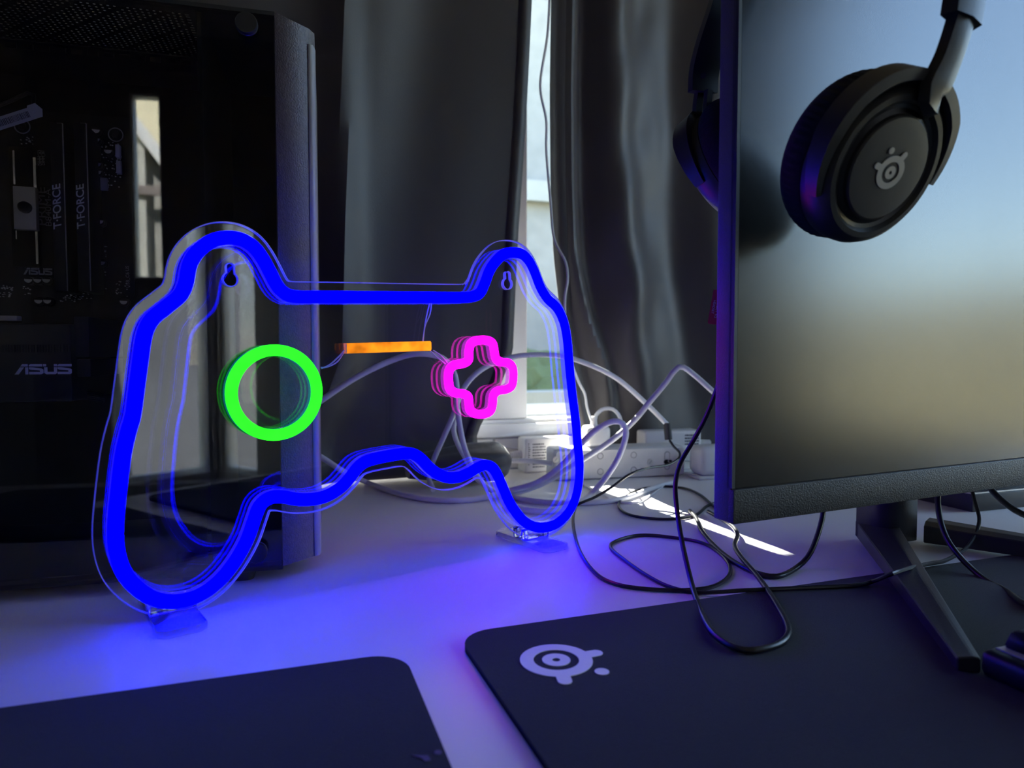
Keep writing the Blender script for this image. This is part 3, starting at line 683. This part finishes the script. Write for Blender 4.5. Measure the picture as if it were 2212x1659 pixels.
# bunched tail of the left curtain lying on the desk
tl = [(880, 985, 0.90), (940, 985, 0.915), (1000, 988, 0.93), (1050, 990, 0.945), (1082, 992, 0.955), (1096, 994, 0.96)]
P = resample(cr([aty(*p) for p in tl], 8), 0.006); n_ = len(P)
for p in P: p.z = 0.029
sc = [min(1, 0.55 + i / n_ * 0.9) * (1 if i < n_ - 4 else (0.98, 0.9, 0.74, 0.45)[i - n_ + 4]) for i in range(n_)]
pr_ = [(0.028 * math.cos(a) * (1 + .09 * math.sin(3 * a)), 0.0262 * math.sin(a) * (1 + .07 * math.sin(5 * a))) for a in [2 * math.pi * k / 28 for k in range(28)]]
hl = link('bunched_tail', sweep_me(P, pr_, False, ZV, sc), M_curt, cl, True)
for v in hl.data.vertices:
    pass

# ================================================================== MONITOR
A0 = aty(1579, 1131, 0.44)
MA = math.atan2(0.469, 1.0)
MU = V(math.cos(MA), math.sin(MA), 0); MNv = V(math.sin(MA), -math.cos(MA), 0)
MM = frame(V(A0.x, A0.y, 0), MU, -MNv, ZV)                        # x right along screen, y backwards, z up
ZB = A0.z; ZT = 0.476; LM = 0.62
def mon(x, y, d=0.0): return MM.inverted() @ onpl(x, y, V(A0.x, A0.y, 0) - MNv * d, MNv)
colb = MM.inverted() @ onz(1958, 1168, 0.004)
mo = thing('monitor', MM @ V(0.28, 0.09, 0.004), 'black flat monitor with matte screen, seen from its left corner', 'monitor')
chin = 0.0225
box('panel_body', MM, (0, 0.0012, ZB), (LM, 0.0165, ZT), M_side, mo, 0.0012)
tag(box('screen', MM, (0.0032, 0.0, ZB + chin), (LM - 0.003, 0.0015, ZT - 0.002), M_screen, mo), 'dark matte screen reflecting a window')
tag(box('chin_bezel', MM, (0.0, -0.0022, ZB - 0.0004), (LM, 0.004, ZB + chin - 0.0006), M_chin, mo, 0.0009), 'textured lower bezel')
box('edge_bezel', MM, (0.0, -0.0004, ZB + chin), (0.0026, 0.004, ZT), M_blackm, mo)
bm = bmesh.new(); bm_box(bm, MM, (0.06, 0.0165, ZB + 0.03), (LM - 0.06, 0.052, ZT - 0.05), 0.012, 3)
link('back_cover', me_bm(bm), M_blackm, mo, True)
# stand: column and two splayed legs
cz = ZB + 0.16
c0 = mon(1925, 1150, 0.0)
colc = MM.inverted() @ onz(1955, 1172, 0.006)
CXm, CYm = colc.x, colc.y
cprof = [(-0.022, 0.0), (0.016, 0.0), (0.022, 0.008), (0.022, 0.034), (-0.022, 0.034)]
solid('stand_column', [[(CXm + x, CYm + y) for x, y in cprof]], cz - 0.006, frame(MM @ V(0, 0, (cz + 0.006) / 2), MU, -MNv, ZV), M_stand, mo, 0.0008)
box('neck_plate', MM, (CXm - 0.03, 0.05, ZB + 0.06), (CXm + 0.03, CYm + 0.004, ZB + 0.16), M_stand, mo, 0.002)
def leg(p0, p1, w0, w1, h0, h1, ridge):
    d = (p1 - p0); d.z = 0; d.normalize(); n = ZV.cross(d)
    vs = []
    for (p, w_, h_) in ((p0, w0, h0), (p1, w1, h1)):
        vs += [p - n * w_ / 2, p + n * w_ / 2, p + n * w_ / 2 + ZV * h_, p + n * w_ * ridge + ZV * (h_ * 1.05), p - n * w_ / 2 + ZV * h_ * 0.86]
    F = [(0, 1, 6, 5), (1, 2, 7, 6), (2, 3, 8, 7), (3, 4, 9, 8), (4, 0, 5, 9), (4, 3, 2, 1, 0), (5, 6, 7, 8, 9)]
    me = me_from(vs, F); bm = bmesh.new(); bm.from_mesh(me); bmesh.ops.recalc_face_normals(bm, faces=bm.faces)
    bmesh.ops.bevel(bm, geom=list(bm.edges), offset=0.0008, segments=1, affect='EDGES'); me = me_bm(bm)
    return link('stand_leg', me, M_stand, mo)
tip = onz(2092, 1452, 0.0044); root = onz(1890, 1160, 0.0044)
leg(root, tip, 0.034, 0.0115, 0.017, 0.0085, 0.2)
r2 = onz(2000, 1165, 0.0044); t2 = r2 + MU * 0.21 + MNv * 0.10
t2 = r2 + (onz(2212, 1196, 0.0044) - r2).normalized() * 0.24
leg(r2, t2, 0.030, 0.012, 0.018, 0.0085, -0.2)

# ================================================================== HEADSET over the monitor
hs_ = thing('headset', aty(1900, 350, 0.45) * 1.0, 'black over-ear headset hanging astride the monitor top', 'headset')
def cup(cpx, Y, theta, phi, front):
    c = aty(cpx[0], cpx[1], Y); v = (c - C0).normalized()
    rt = v.cross(ZV).normalized(); up = rt.cross(v)
    th = math.radians(theta); ph = math.radians(phi)
    ax = (-v) * math.cos(th) + (rt * math.cos(ph) - up * math.sin(ph)) * math.sin(th); ax.normalize()
    yy = (ZV - ax * ZV.dot(ax)).normalized(); xx = yy.cross(ax)
    return c, ax, frame(c, xx, yy, ax)
cF, axF, MF = cup((1921, 367), 0.395, 47, 25, True)
R0 = 0.0485
def earcup(M, parent, disc=True):
    M = M @ Matrix.Scale(0.90, 4)
    # local z = outward; origin on the outer disc
    sh = lathe('ear_shell', [(0.0370, -0.0045), (0.0390, -0.0020), (0.0425, -0.0022), (0.0465, -0.0060), (0.0490, -0.0120), (0.0496, -0.0190), (0.0488, -0.0235), (0.0300, -0.0235)], M, M_head, parent, 72, 0.94, 1.04)
    lathe('recess_ring', [(0.0305, -0.0012), (0.0315, -0.0040), (0.0345, -0.0055), (0.0375, -0.0045)], M, M_black, sh, 64, 0.94, 1.04)
    ds = lathe('ear_disc', [(0.0, 0.0006), (0.022, 0.0004), (0.0298, -0.0004), (0.0308, -0.0016), (0.0308, -0.005)], M, M_disc, parent, 64, 0.94, 1.04)
    pf = [(0.0275, -0.0440), (0.0330, -0.0490), (0.0405, -0.0495), (0.0465, -0.0465), (0.0503, -0.0400), (0.0508, -0.0320), (0.0490, -0.0255), (0.0455, -0.0238), (0.030, -0.0238)]
    # gathered cloth: small pleats around the rim
    me = lathe_me(cr_prof(pf), M, 240, 0.95, 1.05)
    cu = link('ear_cushion', me, M_cush, parent, True)
    inv = M.inverted(); b = base_of(parent)
    for v_ in cu.data.vertices:
        lp = inv @ (v_.co + b); a = math.atan2(lp.y, lp.x); r = math.hypot(lp.x, lp.y)
        if r > 0.043 and lp.z < -0.026:
            k = 1 + 0.016 * math.sin(a * 60 + 1.5 * math.sin(a * 7)) * max(0, 1 - abs(lp.z + 0.034) / 0.010)
            v_.co = (M @ V(lp.x * k, lp.y * k, lp.z)) - b
    lathe('ear_mesh', [(0.0, -0.038), (0.029, -0.038)], M, M_cush, cu, 32, 0.95, 1.05)
    return sh, ds
def cr_prof(pf):
    return [(p.x, p.y) for p in cr([V(a, b, 0) for a, b in pf], 4)]
shF, dsF = earcup(MF, hs_)
# logo on the disc: dot points up-left in the photo
la = math.radians(90 + 24)
solid('disc_logo', logo_loops(0.0092), 0.0004, MF @ Matrix.Translation((0.0006, -0.0012, 0.0008)) @ Matrix.Rotation(la, 4, 'Z'), M_logo, dsF)
# yoke: open ring hugging the upper part of the shell, ending in the arm root
def yoke(M, parent, a0, a1):
    M = M @ Matrix.Scale(0.90, 4)
    P = []; prof = [(-0.0035, -0.007), (-0.0035, 0.005), (-0.001, 0.0082), (0.005, 0.0075), (0.0055, -0.007)]
    sc_ = []
    for i in range(41):
        f = i / 40; a = math.radians(a0 + (a1 - a0) * f); r = 0.0475 + 0.0035 * math.sin(math.pi * f)
        P.append(M @ V(r * math.cos(a) * .94, r * math.sin(a) * 1.04, -0.010)); sc_.append(0.55 + 0.45 * min(1, 5 * f, 5 * (1 - f)))
    ax = (M.to_3x3() @ V(0, 0, 1)).normalized()
    me = sweep_me(P, prof, False, ax, sc_); return link('yoke', me, M_head, parent, True)
yoke(MF, hs_, -8, 205)
armp = [MF @ V(0.022, 0.036, -0.012), aty(2013, 205, 0.380), aty(2040, 150, 0.377), aty(2062, 92, 0.375), aty(2077, 40, 0.375), aty(2083, 0, 0.377), aty(2084, -60, 0.380)]
AP = resample(cr(armp, 8), 0.004); nA = len(AP)
ax_arm = (MM.to_3x3() @ V(0, -1, 0)).normalized()
prof_arm = [(-0.0085, -0.0032), (-0.0075, 0.0030), (0.0, 0.0050), (0.0075, 0.0030), (0.0085, -0.0032), (0.0, -0.0045)]
scA = [max(0.92, 1.12 - i * 0.02) for i in range(nA)]
armF = link('arm', sweep_me(AP, prof_arm, False, ax_arm, scA), M_head, hs_, True)
# slider block where the band begins, rear arm, rear cup
cR, axR, MRr = None, None, None
axr = (-MNv * 0.86 - ZV * 0.38 - MU * 0.20).normalized()
yy = (ZV - axr * ZV.dot(axr)).normalized(); xx = yy.cross(axr)
crr = aty(1541, 383, 0.572)
MRr = frame(crr, xx, yy, axr)
earcup(MRr, hs_)
yoke(MRr, hs_, -25, 205)
rp = [aty(1516, 300, 0.567), aty(1508, 262, 0.562), aty(1507, 230, 0.560), aty(1512, 195, 0.558)]
rp2 = [aty(1528, 300, 0.552), aty(1527, 262, 0.550), aty(1528, 230, 0.548), aty(1531, 195, 0.548)]
prof_r = [(-0.0035, -0.002), (-0.003, 0.002), (0.003, 0.002), (0.0035, -0.002)]
link('arm_rail', sweep_me(resample(cr(rp, 6), .004), prof_r, False, ax_arm), M_head, hs_, True)
link('arm_rail', sweep_me(resample(cr(rp2, 6), .004), [(a * .8, b) for a, b in prof_r], False, ax_arm), M_head, hs_, True)
top = (aty(2084, -60, 0.380) + aty(1560, -30, 0.542)) / 2; top.z = ZT + 0.012
bp = [aty(2077, 46, 0.375), aty(2086, -40, 0.378), aty(2070, -140, 0.395), top + (aty(2084, -60, 0.380) - top) * 0.45 + ZV * 0.012, top + ZV * 0.018, top + (aty(1575, -30, 0.542) - top) * 0.5 + ZV * 0.012, aty(1590, -60, 0.534), aty(1553, 40, 0.540), aty(1530, 110, 0.547), aty(1519, 160, 0.554), aty(1517, 200, 0.556)]
bp = [V(p.x, p.y, p.z) for p in bp]
prof_b = [(-0.0125, -0.0035), (-0.0105, 0.0045), (0.0, 0.0062), (0.0105, 0.0045), (0.0125, -0.0035), (0.0, -0.005)]
BPp = resample(cr(bp, 8), .005)
# the band's flat side faces along the cup axis at the ends and up at the crown: use the side direction as frame
MUv = MU.copy()
def band_me(P, prof, side):
    N = len(P); k = len(prof); vs = []
    for i in range(N):
        t = (P[min(i + 1, N - 1)] - P[max(i - 1, 0)]).normalized(); a = (side - t * side.dot(t)).normalized(); b = a.cross(t)
        for (pa, pb) in prof: vs.append(P[i] + a * pa - b * pb * -1)
    F = [(i * k + q, i * k + (q + 1) % k, (i + 1) * k + (q + 1) % k, (i + 1) * k + q) for i in range(N - 1) for q in range(k)]
    F += [tuple(reversed(range(k))), tuple((N - 1) * k + q for q in range(k))]
    me = me_from(vs, F); bm = bmesh.new(); bm.from_mesh(me); return me_bm(bm)
link('headband', band_me(BPp, prof_b, MUv), M_head, hs_, True)
c_ = aty(1519, 163, 0.550); v_ = (c_ - C0).normalized(); rt = v_.cross(ZV).normalized()
lathe('hinge_screw', [(0, 0.0), (0.0022, 0.0), (0.0022, 0.001), (0, 0.0013)], frame(c_ - v_ * 0.006, rt, rt.cross(v_), -v_), M_black, hs_, 16)
# buttons on the rear cup's lower rim
for (a, l_) in ((222, 0.007), (244, 0.0022)):
    aa = math.radians(a); rr = 0.0478
    c_ = MRr @ V(rr * math.cos(aa) * .94, rr * math.sin(aa) * 1.04, -0.012)
    tdir = (MRr.to_3x3() @ V(-math.sin(aa), math.cos(aa), 0)).normalized(); od = (MRr.to_3x3() @ V(math.cos(aa), math.sin(aa), 0)).normalized()
    Mx = frame(c_ + od * 0.0012, tdir, od.cross(tdir), od)
    solid('button', [rrect(-l_, -0.0022, l_, 0.0022, 0.0021, 5)], 0.0022, Mx, M_black, hs_, 0.0004)

# ================================================================== RED TAG behind the monitor
tg = thing('red_tag', aty(1540, 700, 0.56), 'small red card tag reading HEADSET, peeking from behind the monitor edge', 'tag')
o_ = aty(1541, 663, 0.56); tx = ray(1541, 663).cross(ZV).normalized(); tz = -(ray(1541, 663).normalized()); a_ = math.radians(-9)
ty = ZV; tx2 = tx
Mt = frame(o_, tx * math.cos(a_) + ZV * math.sin(a_), -tx * math.sin(a_) + ZV * math.cos(a_), tx.cross(ZV) * 1.0)
q = 0.56 / 1500
solid('card', [rrect(-6.0 * q, -37 * q, 60 * q, 37 * q, 3.5 * q)], 0.0008, Mt, M_red, tg)
Mtx = Mt @ Matrix.Translation((0.5 * q, 0, 0.0006)) @ Matrix.Rotation(-math.pi / 2, 4, 'Z')
text('lettering', 'HEADSET', 7.0 * q, Mtx, M_white_ink, tg, 0.0002)
text('lettering', 'CONNECT TO', 7.0 * q, Mtx @ Matrix.Translation((0, 7.2 * q, 0)), M_white_ink, tg, 0.0002)

# ================================================================== POWER STRIP, PLUGS AND ADAPTERS
b0 = onz(1197.5, 1040); b1 = onz(1480.7, 1027.5)
EU = (b1 - b0); EL = EU.length; EU.normalize(); EN = V(EU.y, -EU.x, 0)
ME = frame(b0, EU, -EN, ZV)
ps = thing('power_strip', b0 + EU * EL / 2 - EN * .02, 'white multi-socket power strip lying on its side with its base facing out', 'power strip')
HS = 0.0430
bm = bmesh.new(); bm_box(bm, ME, (0, 0.004, 0.0), (EL, 0.046, HS + 0.001), 0.005, 3); link('body', me_bm(bm), M_wplug2, ps, True)
Mf = frame(b0, EU, ZV, EN)
solid('base_plate', [rrect(0.002, 0.0015, EL - 0.002, HS - 0.001, 0.005)], 0.006, frame(b0 - EN * 0.003, EU, ZV, EN), M_wplug2, ps, 0.0008)
def ps2(x, y): p = onpl(x, y, b0, EN); return ((p - b0).dot(EU), p.z)
def ring(x, y, r, nm='moulded_ring'):
    c = ps2(x, y); lathe(nm, [(r, 0.0), (r * 0.9, 0.0007), (r * .78, 0.0)], Mf @ Matrix.Translation((c[0], c[1], 0.0)), M_groove, ps, 28)
for (x, y) in ((1222, 990), (1222, 1021), (1297, 985), (1297, 1019), (1369, 983), (1369, 1015)): ring(x, y, 0.0047)
for (x, y) in ((1200.5, 993), (1405, 998)):
    c = ps2(x, y); lathe('screw', [(0, 0.0006), (0.0042, 0.0006), (0.0048, 0.0)], Mf @ Matrix.Translation((c[0], c[1], 0)), M_alu, ps, 20)
    box('screw_slot', Mf @ Matrix.Translation((c[0], c[1], 0)) @ Matrix.Rotation(.9, 4, 'Z'), (-0.003, -0.0005, 0.0006), (0.003, 0.0005, 0.0008), M_groove, ps)
c = ps2(1441, 997); kh = rrect(c[0] - .0042, c[1] - .012, c[0] + .0042, c[1] + .015, .004)
solid('slot_outline', [kh, [(x * .84 + c[0] * .16, y * .9 + c[1] * .1) for x, y in kh]], 0.0005, frame(b0 + EN * 0.0002, EU, ZV, EN), M_groove, ps)
solid('keyhole', [ell(c[0] - .001, c[1] - .0005, .0042, .0036, 20), rrect(c[0] + .001, c[1] - .0008, c[0] + .0075, c[1] + .0022, .0012)], 0.0005, frame(b0 + EN * 0.0004, EU, ZV, EN), M_mat_edge, ps)
def pbox(name, M, lo, hi, m, par, bev): 
    bm = bmesh.new(); bm_box(bm, M, lo, hi, bev, 3); return link(name, me_bm(bm), m, par, True)
def label_lines(M, x0, y0, x1, y1, par, rows, cols=1):
    """small printed type block"""
    L = []; dy = (y1 - y0) / rows
    for r in range(rows):
        x = x0; yy_ = y0 + r * dy
        while x < x1 - 0.001:
            wd = random.uniform(.0012, .004); 
            if x + wd > x1: break
            L.append(rect(x, yy_, x + wd, yy_ + dy * .5)); x += wd + .0007
    if L: solid('printed_text', L, 0.0002, M, M_ink, par)
# left adapter (printed face towards the room)
al0 = onz(1132, 1024); al1 = onz(1200, 1017); 
AU = WU; ANv = -WV
AL = onz(1134, 1023)
ad1 = thing('power_adapter', AL + WU * 0.028 + WV * 0.02, 'white box adapter with printed label left of the power strip', 'adapter')
MAd = frame(AL, WU, WV, ZV)
pbox('case', MAd, (0, 0, 0.0), (0.078, 0.034, 0.052), M_wplug, ad1, 0.004)
Mp = frame(AL + WV * (-0.0002), WU, ZV, -WV)
label_lines(Mp, 0.012, 0.008, 0.034, 0.046, ad1, 9); label_lines(Mp, 0.005, 0.012, 0.009, 0.046, ad1, 12)
def relief(M, L, r0, r1, parent, nrib=7):
    pf = [(0, 0), (r0, 0)]
    for i in range(nrib):
        z = L * i / nrib; r = r0 + (r1 - r0) * i / nrib
        pf += [(r, z), (r, z + L / nrib * .55), (r * .72, z + L / nrib * .6), (r * .72, z + L / nrib * .98)]
    pf += [(r1 * .7, L), (0, L)]
    lathe('strain_relief', pf, M, M_wplug, parent, 16)
p_ = AL + WV * 0.018 + ZV * 0.026
relief(frame(p_, WV, ZV, -WU), 0.022, 0.0062, 0.004, ad1)
tube('lead', [p_ - WU * 0.021, p_ - WU * 0.034 + ZV * .003, p_ - WU * 0.045 + WV * 0.004 + ZV * 0.008, p_ - WU * 0.035 + WV * 0.018 + ZV * 0.012, p_ - WU * 0.012 + WV * 0.026 + ZV * .008, p_ + WU * .02 + WV * .027 + ZV * .002], 0.0019, M_wcable, ad1)
tube('flat_lead', [aty(1075, 1000, 1.0), aty(1110, 996, 0.99), aty(1150, 996, 0.985), aty(1192, 1001, 0.972)], 0.0036, M_wcable, ps)
# upright plug
pg0 = ME.inverted() @ aty(1263, 952, 1.0)
pl = thing('wall_plug', ME @ V(pg0.x + .018, .022, HS), 'rounded white mains plug standing in the power strip', 'plug')
xa = (ME.inverted() @ aty(1264, 950, 0.99)).x; xb = (ME.inverted() @ aty(1318, 950, 0.99)).x
bm = bmesh.new(); bm_box(bm, ME, (xa, 0.008, HS + 0.0015), (xb, 0.042, HS + 0.031), 0.006, 3); link('plug_body', me_bm(bm), M_wplug, pl, True)
pc_ = ME @ V(xa + (xb - xa) * .42, .025, HS + 0.030)
lathe('cable_boot', [(0, 0), (0.0052, 0), (0.0046, 0.008), (0.0042, 0.014), (0, 0.014)], frame(pc_, EU, -EN, ZV), M_wplug, pl, 20)
# right adapter and the rounded one by the monitor
AR = onz(1400, 1008) + EU * 0.0
arM = frame(ME @ V((ME.inverted() @ aty(1387, 960, 1.05)).x, 0.0475, 0.0), EU, -EN, ZV)
ad2 = thing('power_adapter', arM @ V(.045, .02, 0), 'white box adapter behind the right end of the power strip', 'adapter')
xr = (arM.inverted() @ aty(1516, 970, 1.06)).x
pbox('case', arM, (0, 0, 0.012), (xr, 0.034, 0.060), M_wplug, ad2, 0.004)
box('pin_block', arM, (0.02, -0.002, 0.018), (xr - .02, 0.0, 0.038), M_wplug, ad2, 0.001)
box('stand_edge', arM, (0.01, 0.004, 0.0), (xr - .01, 0.030, 0.012), M_wplug2, ad2, 0.001)
label_lines(frame(arM @ V(0, -0.0002, 0), EU, ZV, EN), xr - 0.028, 0.020, xr - 0.004, 0.056, ad2, 8)
relief(frame(arM @ V(xr, .02, .038), -EN, ZV, EU), 0.026, 0.0055, 0.004, ad2)
rb = onz(1530, 1036)
ad3 = thing('power_adapter', rb + V(.012, .015, 0), 'rounded white adapter half hidden by the monitor edge', 'adapter')
bm = bmesh.new(); bm_box(bm, frame(rb, EU, -EN, ZV), (-0.012, 0, 0.004), (0.05, 0.04, 0.046), 0.010, 3); link('case', me_bm(bm), M_wplug, ad3, True)
bm = bmesh.new(); bm_box(bm, frame(rb, EU, -EN, ZV), (-0.016, -0.004, 0.0), (0.054, 0.044, 0.0045), 0.0018, 2); link('base_flange', me_bm(bm), M_wplug, ad3, True)

# ================================================================== CABLES
def cable(name, label, pts, r, m, n=10):
    P = [(aty(x, y, Y) if Y > 0 else onz(x, y, r + (0.0042 if Y == -2 else 0.0002))) for x, y, Y in pts]
    for p in P: p.z = max(p.z, r + 0.0002)
    o = tube(name, P, r, m, None, n); tag(o, label, 'cable'); return o
WR = 0.0036
cable('white_cable', 'white cable arching from the computer past the pink cross and up behind the monitor',
      [(640, 905, .80), (690, 868, .82), (770, 815, .83), (850, 777, .84), (905, 764, .84), (958, 775, .85), (984, 815, .86), (988, 880, .86), (998, 945, .86), (1010, 985, .86), (1035, 1035, .86), (1068, 1062, .86), (1106, 1066, .85), (1169, 1046, .85), (1229, 1011, .85), (1264, 989, .855), (1305, 963, .86), (1343, 934, .86), (1375, 903, .86), (1406, 865, .86), (1438, 827, .86), (1456, 802, .86), (1473, 792, .86), (1501, 811, .86), (1536, 842, .86), (1580, 880, .86)], WR, M_wcable)
cable('white_cable', 'white cable lying on the desk and looping up in front of the power strip',
      [(630, 955, .84), (690, 985, .86), (740, 1017, .87), (790, 1041, 0), (840, 1060, 0), (900, 1075, 0), (970, 1081, 0), (1040, 1076, 0), (1100, 1060, .845), (1163, 1041, .83), (1216, 1003, .82), (1254, 960, .82), (1289, 928, .82), (1321, 911, .82), (1343, 913, .82), (1352, 929, .82), (1349, 954, .82), (1333, 994, .82), (1308, 1032, .82), (1280, 1064, .83), (1255, 1084, 0), (1200, 1102, 0), (1140, 1102, 0), (1090, 1090, 0)], WR, M_wcable)
cab3 = cable('white_cable', 'white cable arching across the window gap into a black plug sleeve',
      [(936, 1058, 0), (926, 1030, .90), (936, 995, .88), (958, 945, .87), (980, 895, .87), (996, 850, .87), (1020, 815, .87), (1060, 787, .88), (1120, 769, .89), (1190, 767, .90), (1250, 779, .91), (1330, 816, .92), (1400, 876, .93), (1442, 918, .93)], WR * 0.95, M_wcable)
cable('white_cable', 'white cable dropping from the crossing and running along the desk behind the sign',
      [(984, 900, .88), (980, 930, .88), (990, 962, .88), (1008, 994, .88), (1028, 1032, .875), (1059, 1056, .87), (1100, 1072, 0), (1150, 1082, 0), (1210, 1086, 0), (1290, 1085, 0), (1350, 1076, 0), (1400, 1058, 0), (1440, 1045, 0), (1460, 1042, 0)], WR * 0.9, M_wcable)
cable('thin_white_cable', 'thin white lead on the desk left of the black loop', [(1238, 1032, 0), (1267, 1052, 0), (1300, 1068, 0), (1337, 1084, 0), (1375, 1086, 0), (1396, 1076, 0), (1440, 1045, 0)], 0.0013, M_wcable, 8)
cable('thin_white_cable', 'thin white cable hanging down the window gap to the plug',
      [(1188, -90, 1.0), (1187, 0, 1.0), (1182, 81, 1.0), (1167, 184, 1.0), (1180, 260, 1.0), (1180, 325, 1.0), (1189, 434, .98), (1197, 515, .95), (1221, 564, .93), (1226, 602, .92), (1220, 651, .92), (1224, 720, .92), (1234, 780, .93), (1250, 825, .95), (1263, 850, .97), (1268, 880, .985), (1277, 908, .995)], 0.0018, M_wcable, 8)
cable('thin_white_cable', 'short white flex curling over from the top of the plug', [(1286, 905, 1.005), (1289, 895, 1.005), (1302, 884, 1.01), (1321, 883, 1.01), (1334, 893, 1.01), (1341, 908, 1.012), (1345, 935, 1.015)], 0.0028, M_wcable, 8)
# black sleeve and thin black lead
BR = 0.0016
bl_ = thing('black_lead', onz(1300, 1262, 0), 'thin black lead wandering from the sleeve across the desk and mat under the monitor', 'cable')
lead = [(1447, 952, .925), (1455, 964, .90), (1468, 978, .87), (1466, 990, .85), (1452, 1000, .84), (1436, 1006, .83), (1400, 1011, .81), (1360, 1025, .79), (1320, 1053, .78), (1285, 1074, .77), (1256, 1086, .76), (1243, 1096, .755), (1238, 1129, .70), (1250, 1184, 0), (1282, 1234, 0), (1328, 1261, 0), (1406, 1273, 0), (1493, 1274, 0), (1548, 1264, 0), (1577, 1238, 0), (1566, 1206, 0), (1520, 1174, 0), (1452, 1161, 0), (1383, 1156, 0), (1330, 1169, 0), (1320, 1184, 0), (1351, 1211, 0), (1397, 1243, 0), (1447, 1268, 0), (1511, 1280, 0), (1612, 1275, -2), (1749, 1269, -2), (1850, 1264, -2), (1888, 1255, .515), (1925, 1240, .486), (1968, 1226, .515), (2010, 1217, .548), (2046, 1209, .572), (2092, 1179, .60), (2115, 1129, .62), (2106, 1083, .64), (2094, 1040, .66)]
P = [(aty(x, y, Y) if Y > 0 else onz(x, y, BR + (0.0042 if Y == -2 else 0.0002))) for x, y, Y in lead]
for p in P: p.z = max(p.z, BR + 0.0002)
tube('lead', P, BR, M_bcable, bl_, 8, 0.004)
s0 = aty(1441, 914, .93); s1 = aty(1444, 950, .927)
tube('plug_sleeve', [s0, s0.lerp(s1, .5), s1], 0.0050, M_blackm, bl_, 14, 0.004)
cable('black_cable', 'black cable dropping beside the monitor edge and looping over the desk mat',
      [(1560, 800, .60), (1545, 850, .61), (1523, 905, .615), (1494, 958, .62), (1470, 1000, .615), (1459, 1046, .605), (1463, 1106, .59), (1474, 1174, .56), (1493, 1257, .52), (1511, 1321, .475), (1539, 1366, -2), (1580, 1396, -2), (1621, 1405, -2), (1676, 1394, -2), (1701, 1374, -2), (1700, 1348, -2), (1676, 1303, -2), (1639, 1248, .53), (1603, 1206, .58), (1587, 1179, .62), (1593, 1156, .65), (1584, 1138, .68), (1560, 1122, .72), (1530, 1105, .76)], 0.0021, M_bcable, 10)
cable('black_cable', 'oval loop of thin black cable on the desk below the power strip',
      [(1560, 1104, 0), (1539, 1091, 0), (1511, 1068, 0), (1475, 1054, 0), (1420, 1051, 0), (1374, 1060, 0), (1342, 1080, 0), (1338, 1097, 0), (1360, 1112, 0), (1406, 1120, 0), (1456, 1121, 0), (1502, 1113, 0), (1530, 1100, .80), (1560, 1088, .82)], 0.0016, M_bcable, 8)
cable('black_cable', 'thick black cable sagging onto the desk under the monitor corner',
      [(1490, 1108, .77), (1504, 1120, 0), (1516, 1147, 0), (1548, 1184, 0), (1589, 1216, 0), (1635, 1238, 0), (1680, 1245, 0), (1721, 1232, .565), (1749, 1197, .57), (1769, 1147, .58), (1779, 1100, .59), (1782, 1040, .60)], 0.0022, M_bcable, 10)
cable('black_cable', 'black cable curving from behind the monitor out over the mat to the right',
      [(2030, 1030, .60), (2026, 1071, .59), (2027, 1098, .583), (2032, 1127, .575), (2044, 1161, .565), (2063, 1190, .555), (2093, 1223, .545), (2132, 1258, .53), (2171, 1284, .51), (2212, 1304, -2), (2270, 1325, -2)], 0.0023, M_bcable, 10)
cable('black_cable', 'black cable leaving the back of the monitor at the far right', [(2120, 1030, .68), (2141, 1057, .68), (2161, 1078, .675), (2186, 1098, .67), (2212, 1112, .665), (2270, 1135, .65)], 0.0030, M_bcable, 10)

# ================================================================== KEYBOARD AND DARK DEVICE
kc = onz(2113, 1396, 0.020); KM = frame(V(kc.x, kc.y, MZ), WU, -WV, ZV)
KM = frame(V(kc.x, kc.y, MZ + 0.0002), WU, WV, ZV)
kb = thing('keyboard', KM @ V(.15, -.06, 0), 'dark keyboard whose corner shows at the right edge', 'keyboard')
KW, KD = 0.30, 0.115
bm = bmesh.new(); bm_box(bm, KM, (0, -KD, 0), (KW, 0, 0.015), 0.0045, 3); link('case', me_bm(bm), M_black, kb, True)
box('switch_plate', KM, (0.008, -KD + 0.006, 0.0148), (KW - 0.008, -0.004, 0.0156), M_plate, kb)
bm = bmesh.new(); r = bmesh.ops.create_cube(bm, size=1)
for v in bm.verts:
    k = 0.72 if v.co.z > 0 else 1.0
    v.co = V(v.co.x * 0.0178 * k, v.co.y * 0.0178 * k, (v.co.z + .5) * 0.0095)
bmesh.ops.bevel(bm, geom=list(bm.edges), offset=0.001, segments=2, affect='EDGES'); kme = me_bm(bm)
kme.materials.append(M_key)
for p in kme.polygons: p.use_smooth = True
Rk = KM.to_3x3().to_4x4()
for j in range(5):
    for i in range(14):
        o = bpy.data.objects.new('keycap', kme); COL.objects.link(o); o.parent = kb
        o.matrix_local = Matrix.Translation(KM @ V(0.021 + i * 0.0191, -0.0135 - j * 0.0191, 0.0158) - Vector(kb.location)) @ Rk
dvp = onz(2101, 1107)
dv = thing('desk_device', dvp + WU * .08, 'black box-shaped device on the desk behind the monitor stand', 'device')
DMt = frame(dvp, WU, WV, ZV)
bm = bmesh.new(); bm_box(bm, DMt, (0, 0, 0.0), (0.20, 0.12, 0.020), 0.0015, 2); link('lower_case', me_bm(bm), M_blackm, dv, True)
box('seam_line', DMt, (0.001, 0.002, 0.020), (0.199, 0.118, 0.0215), M_alu, dv)
bm = bmesh.new(); bm_box(bm, DMt, (0.0, 0.004, 0.0215), (0.20, 0.12, 0.055), 0.002, 2); link('upper_case', me_bm(bm), M_black, dv, True)
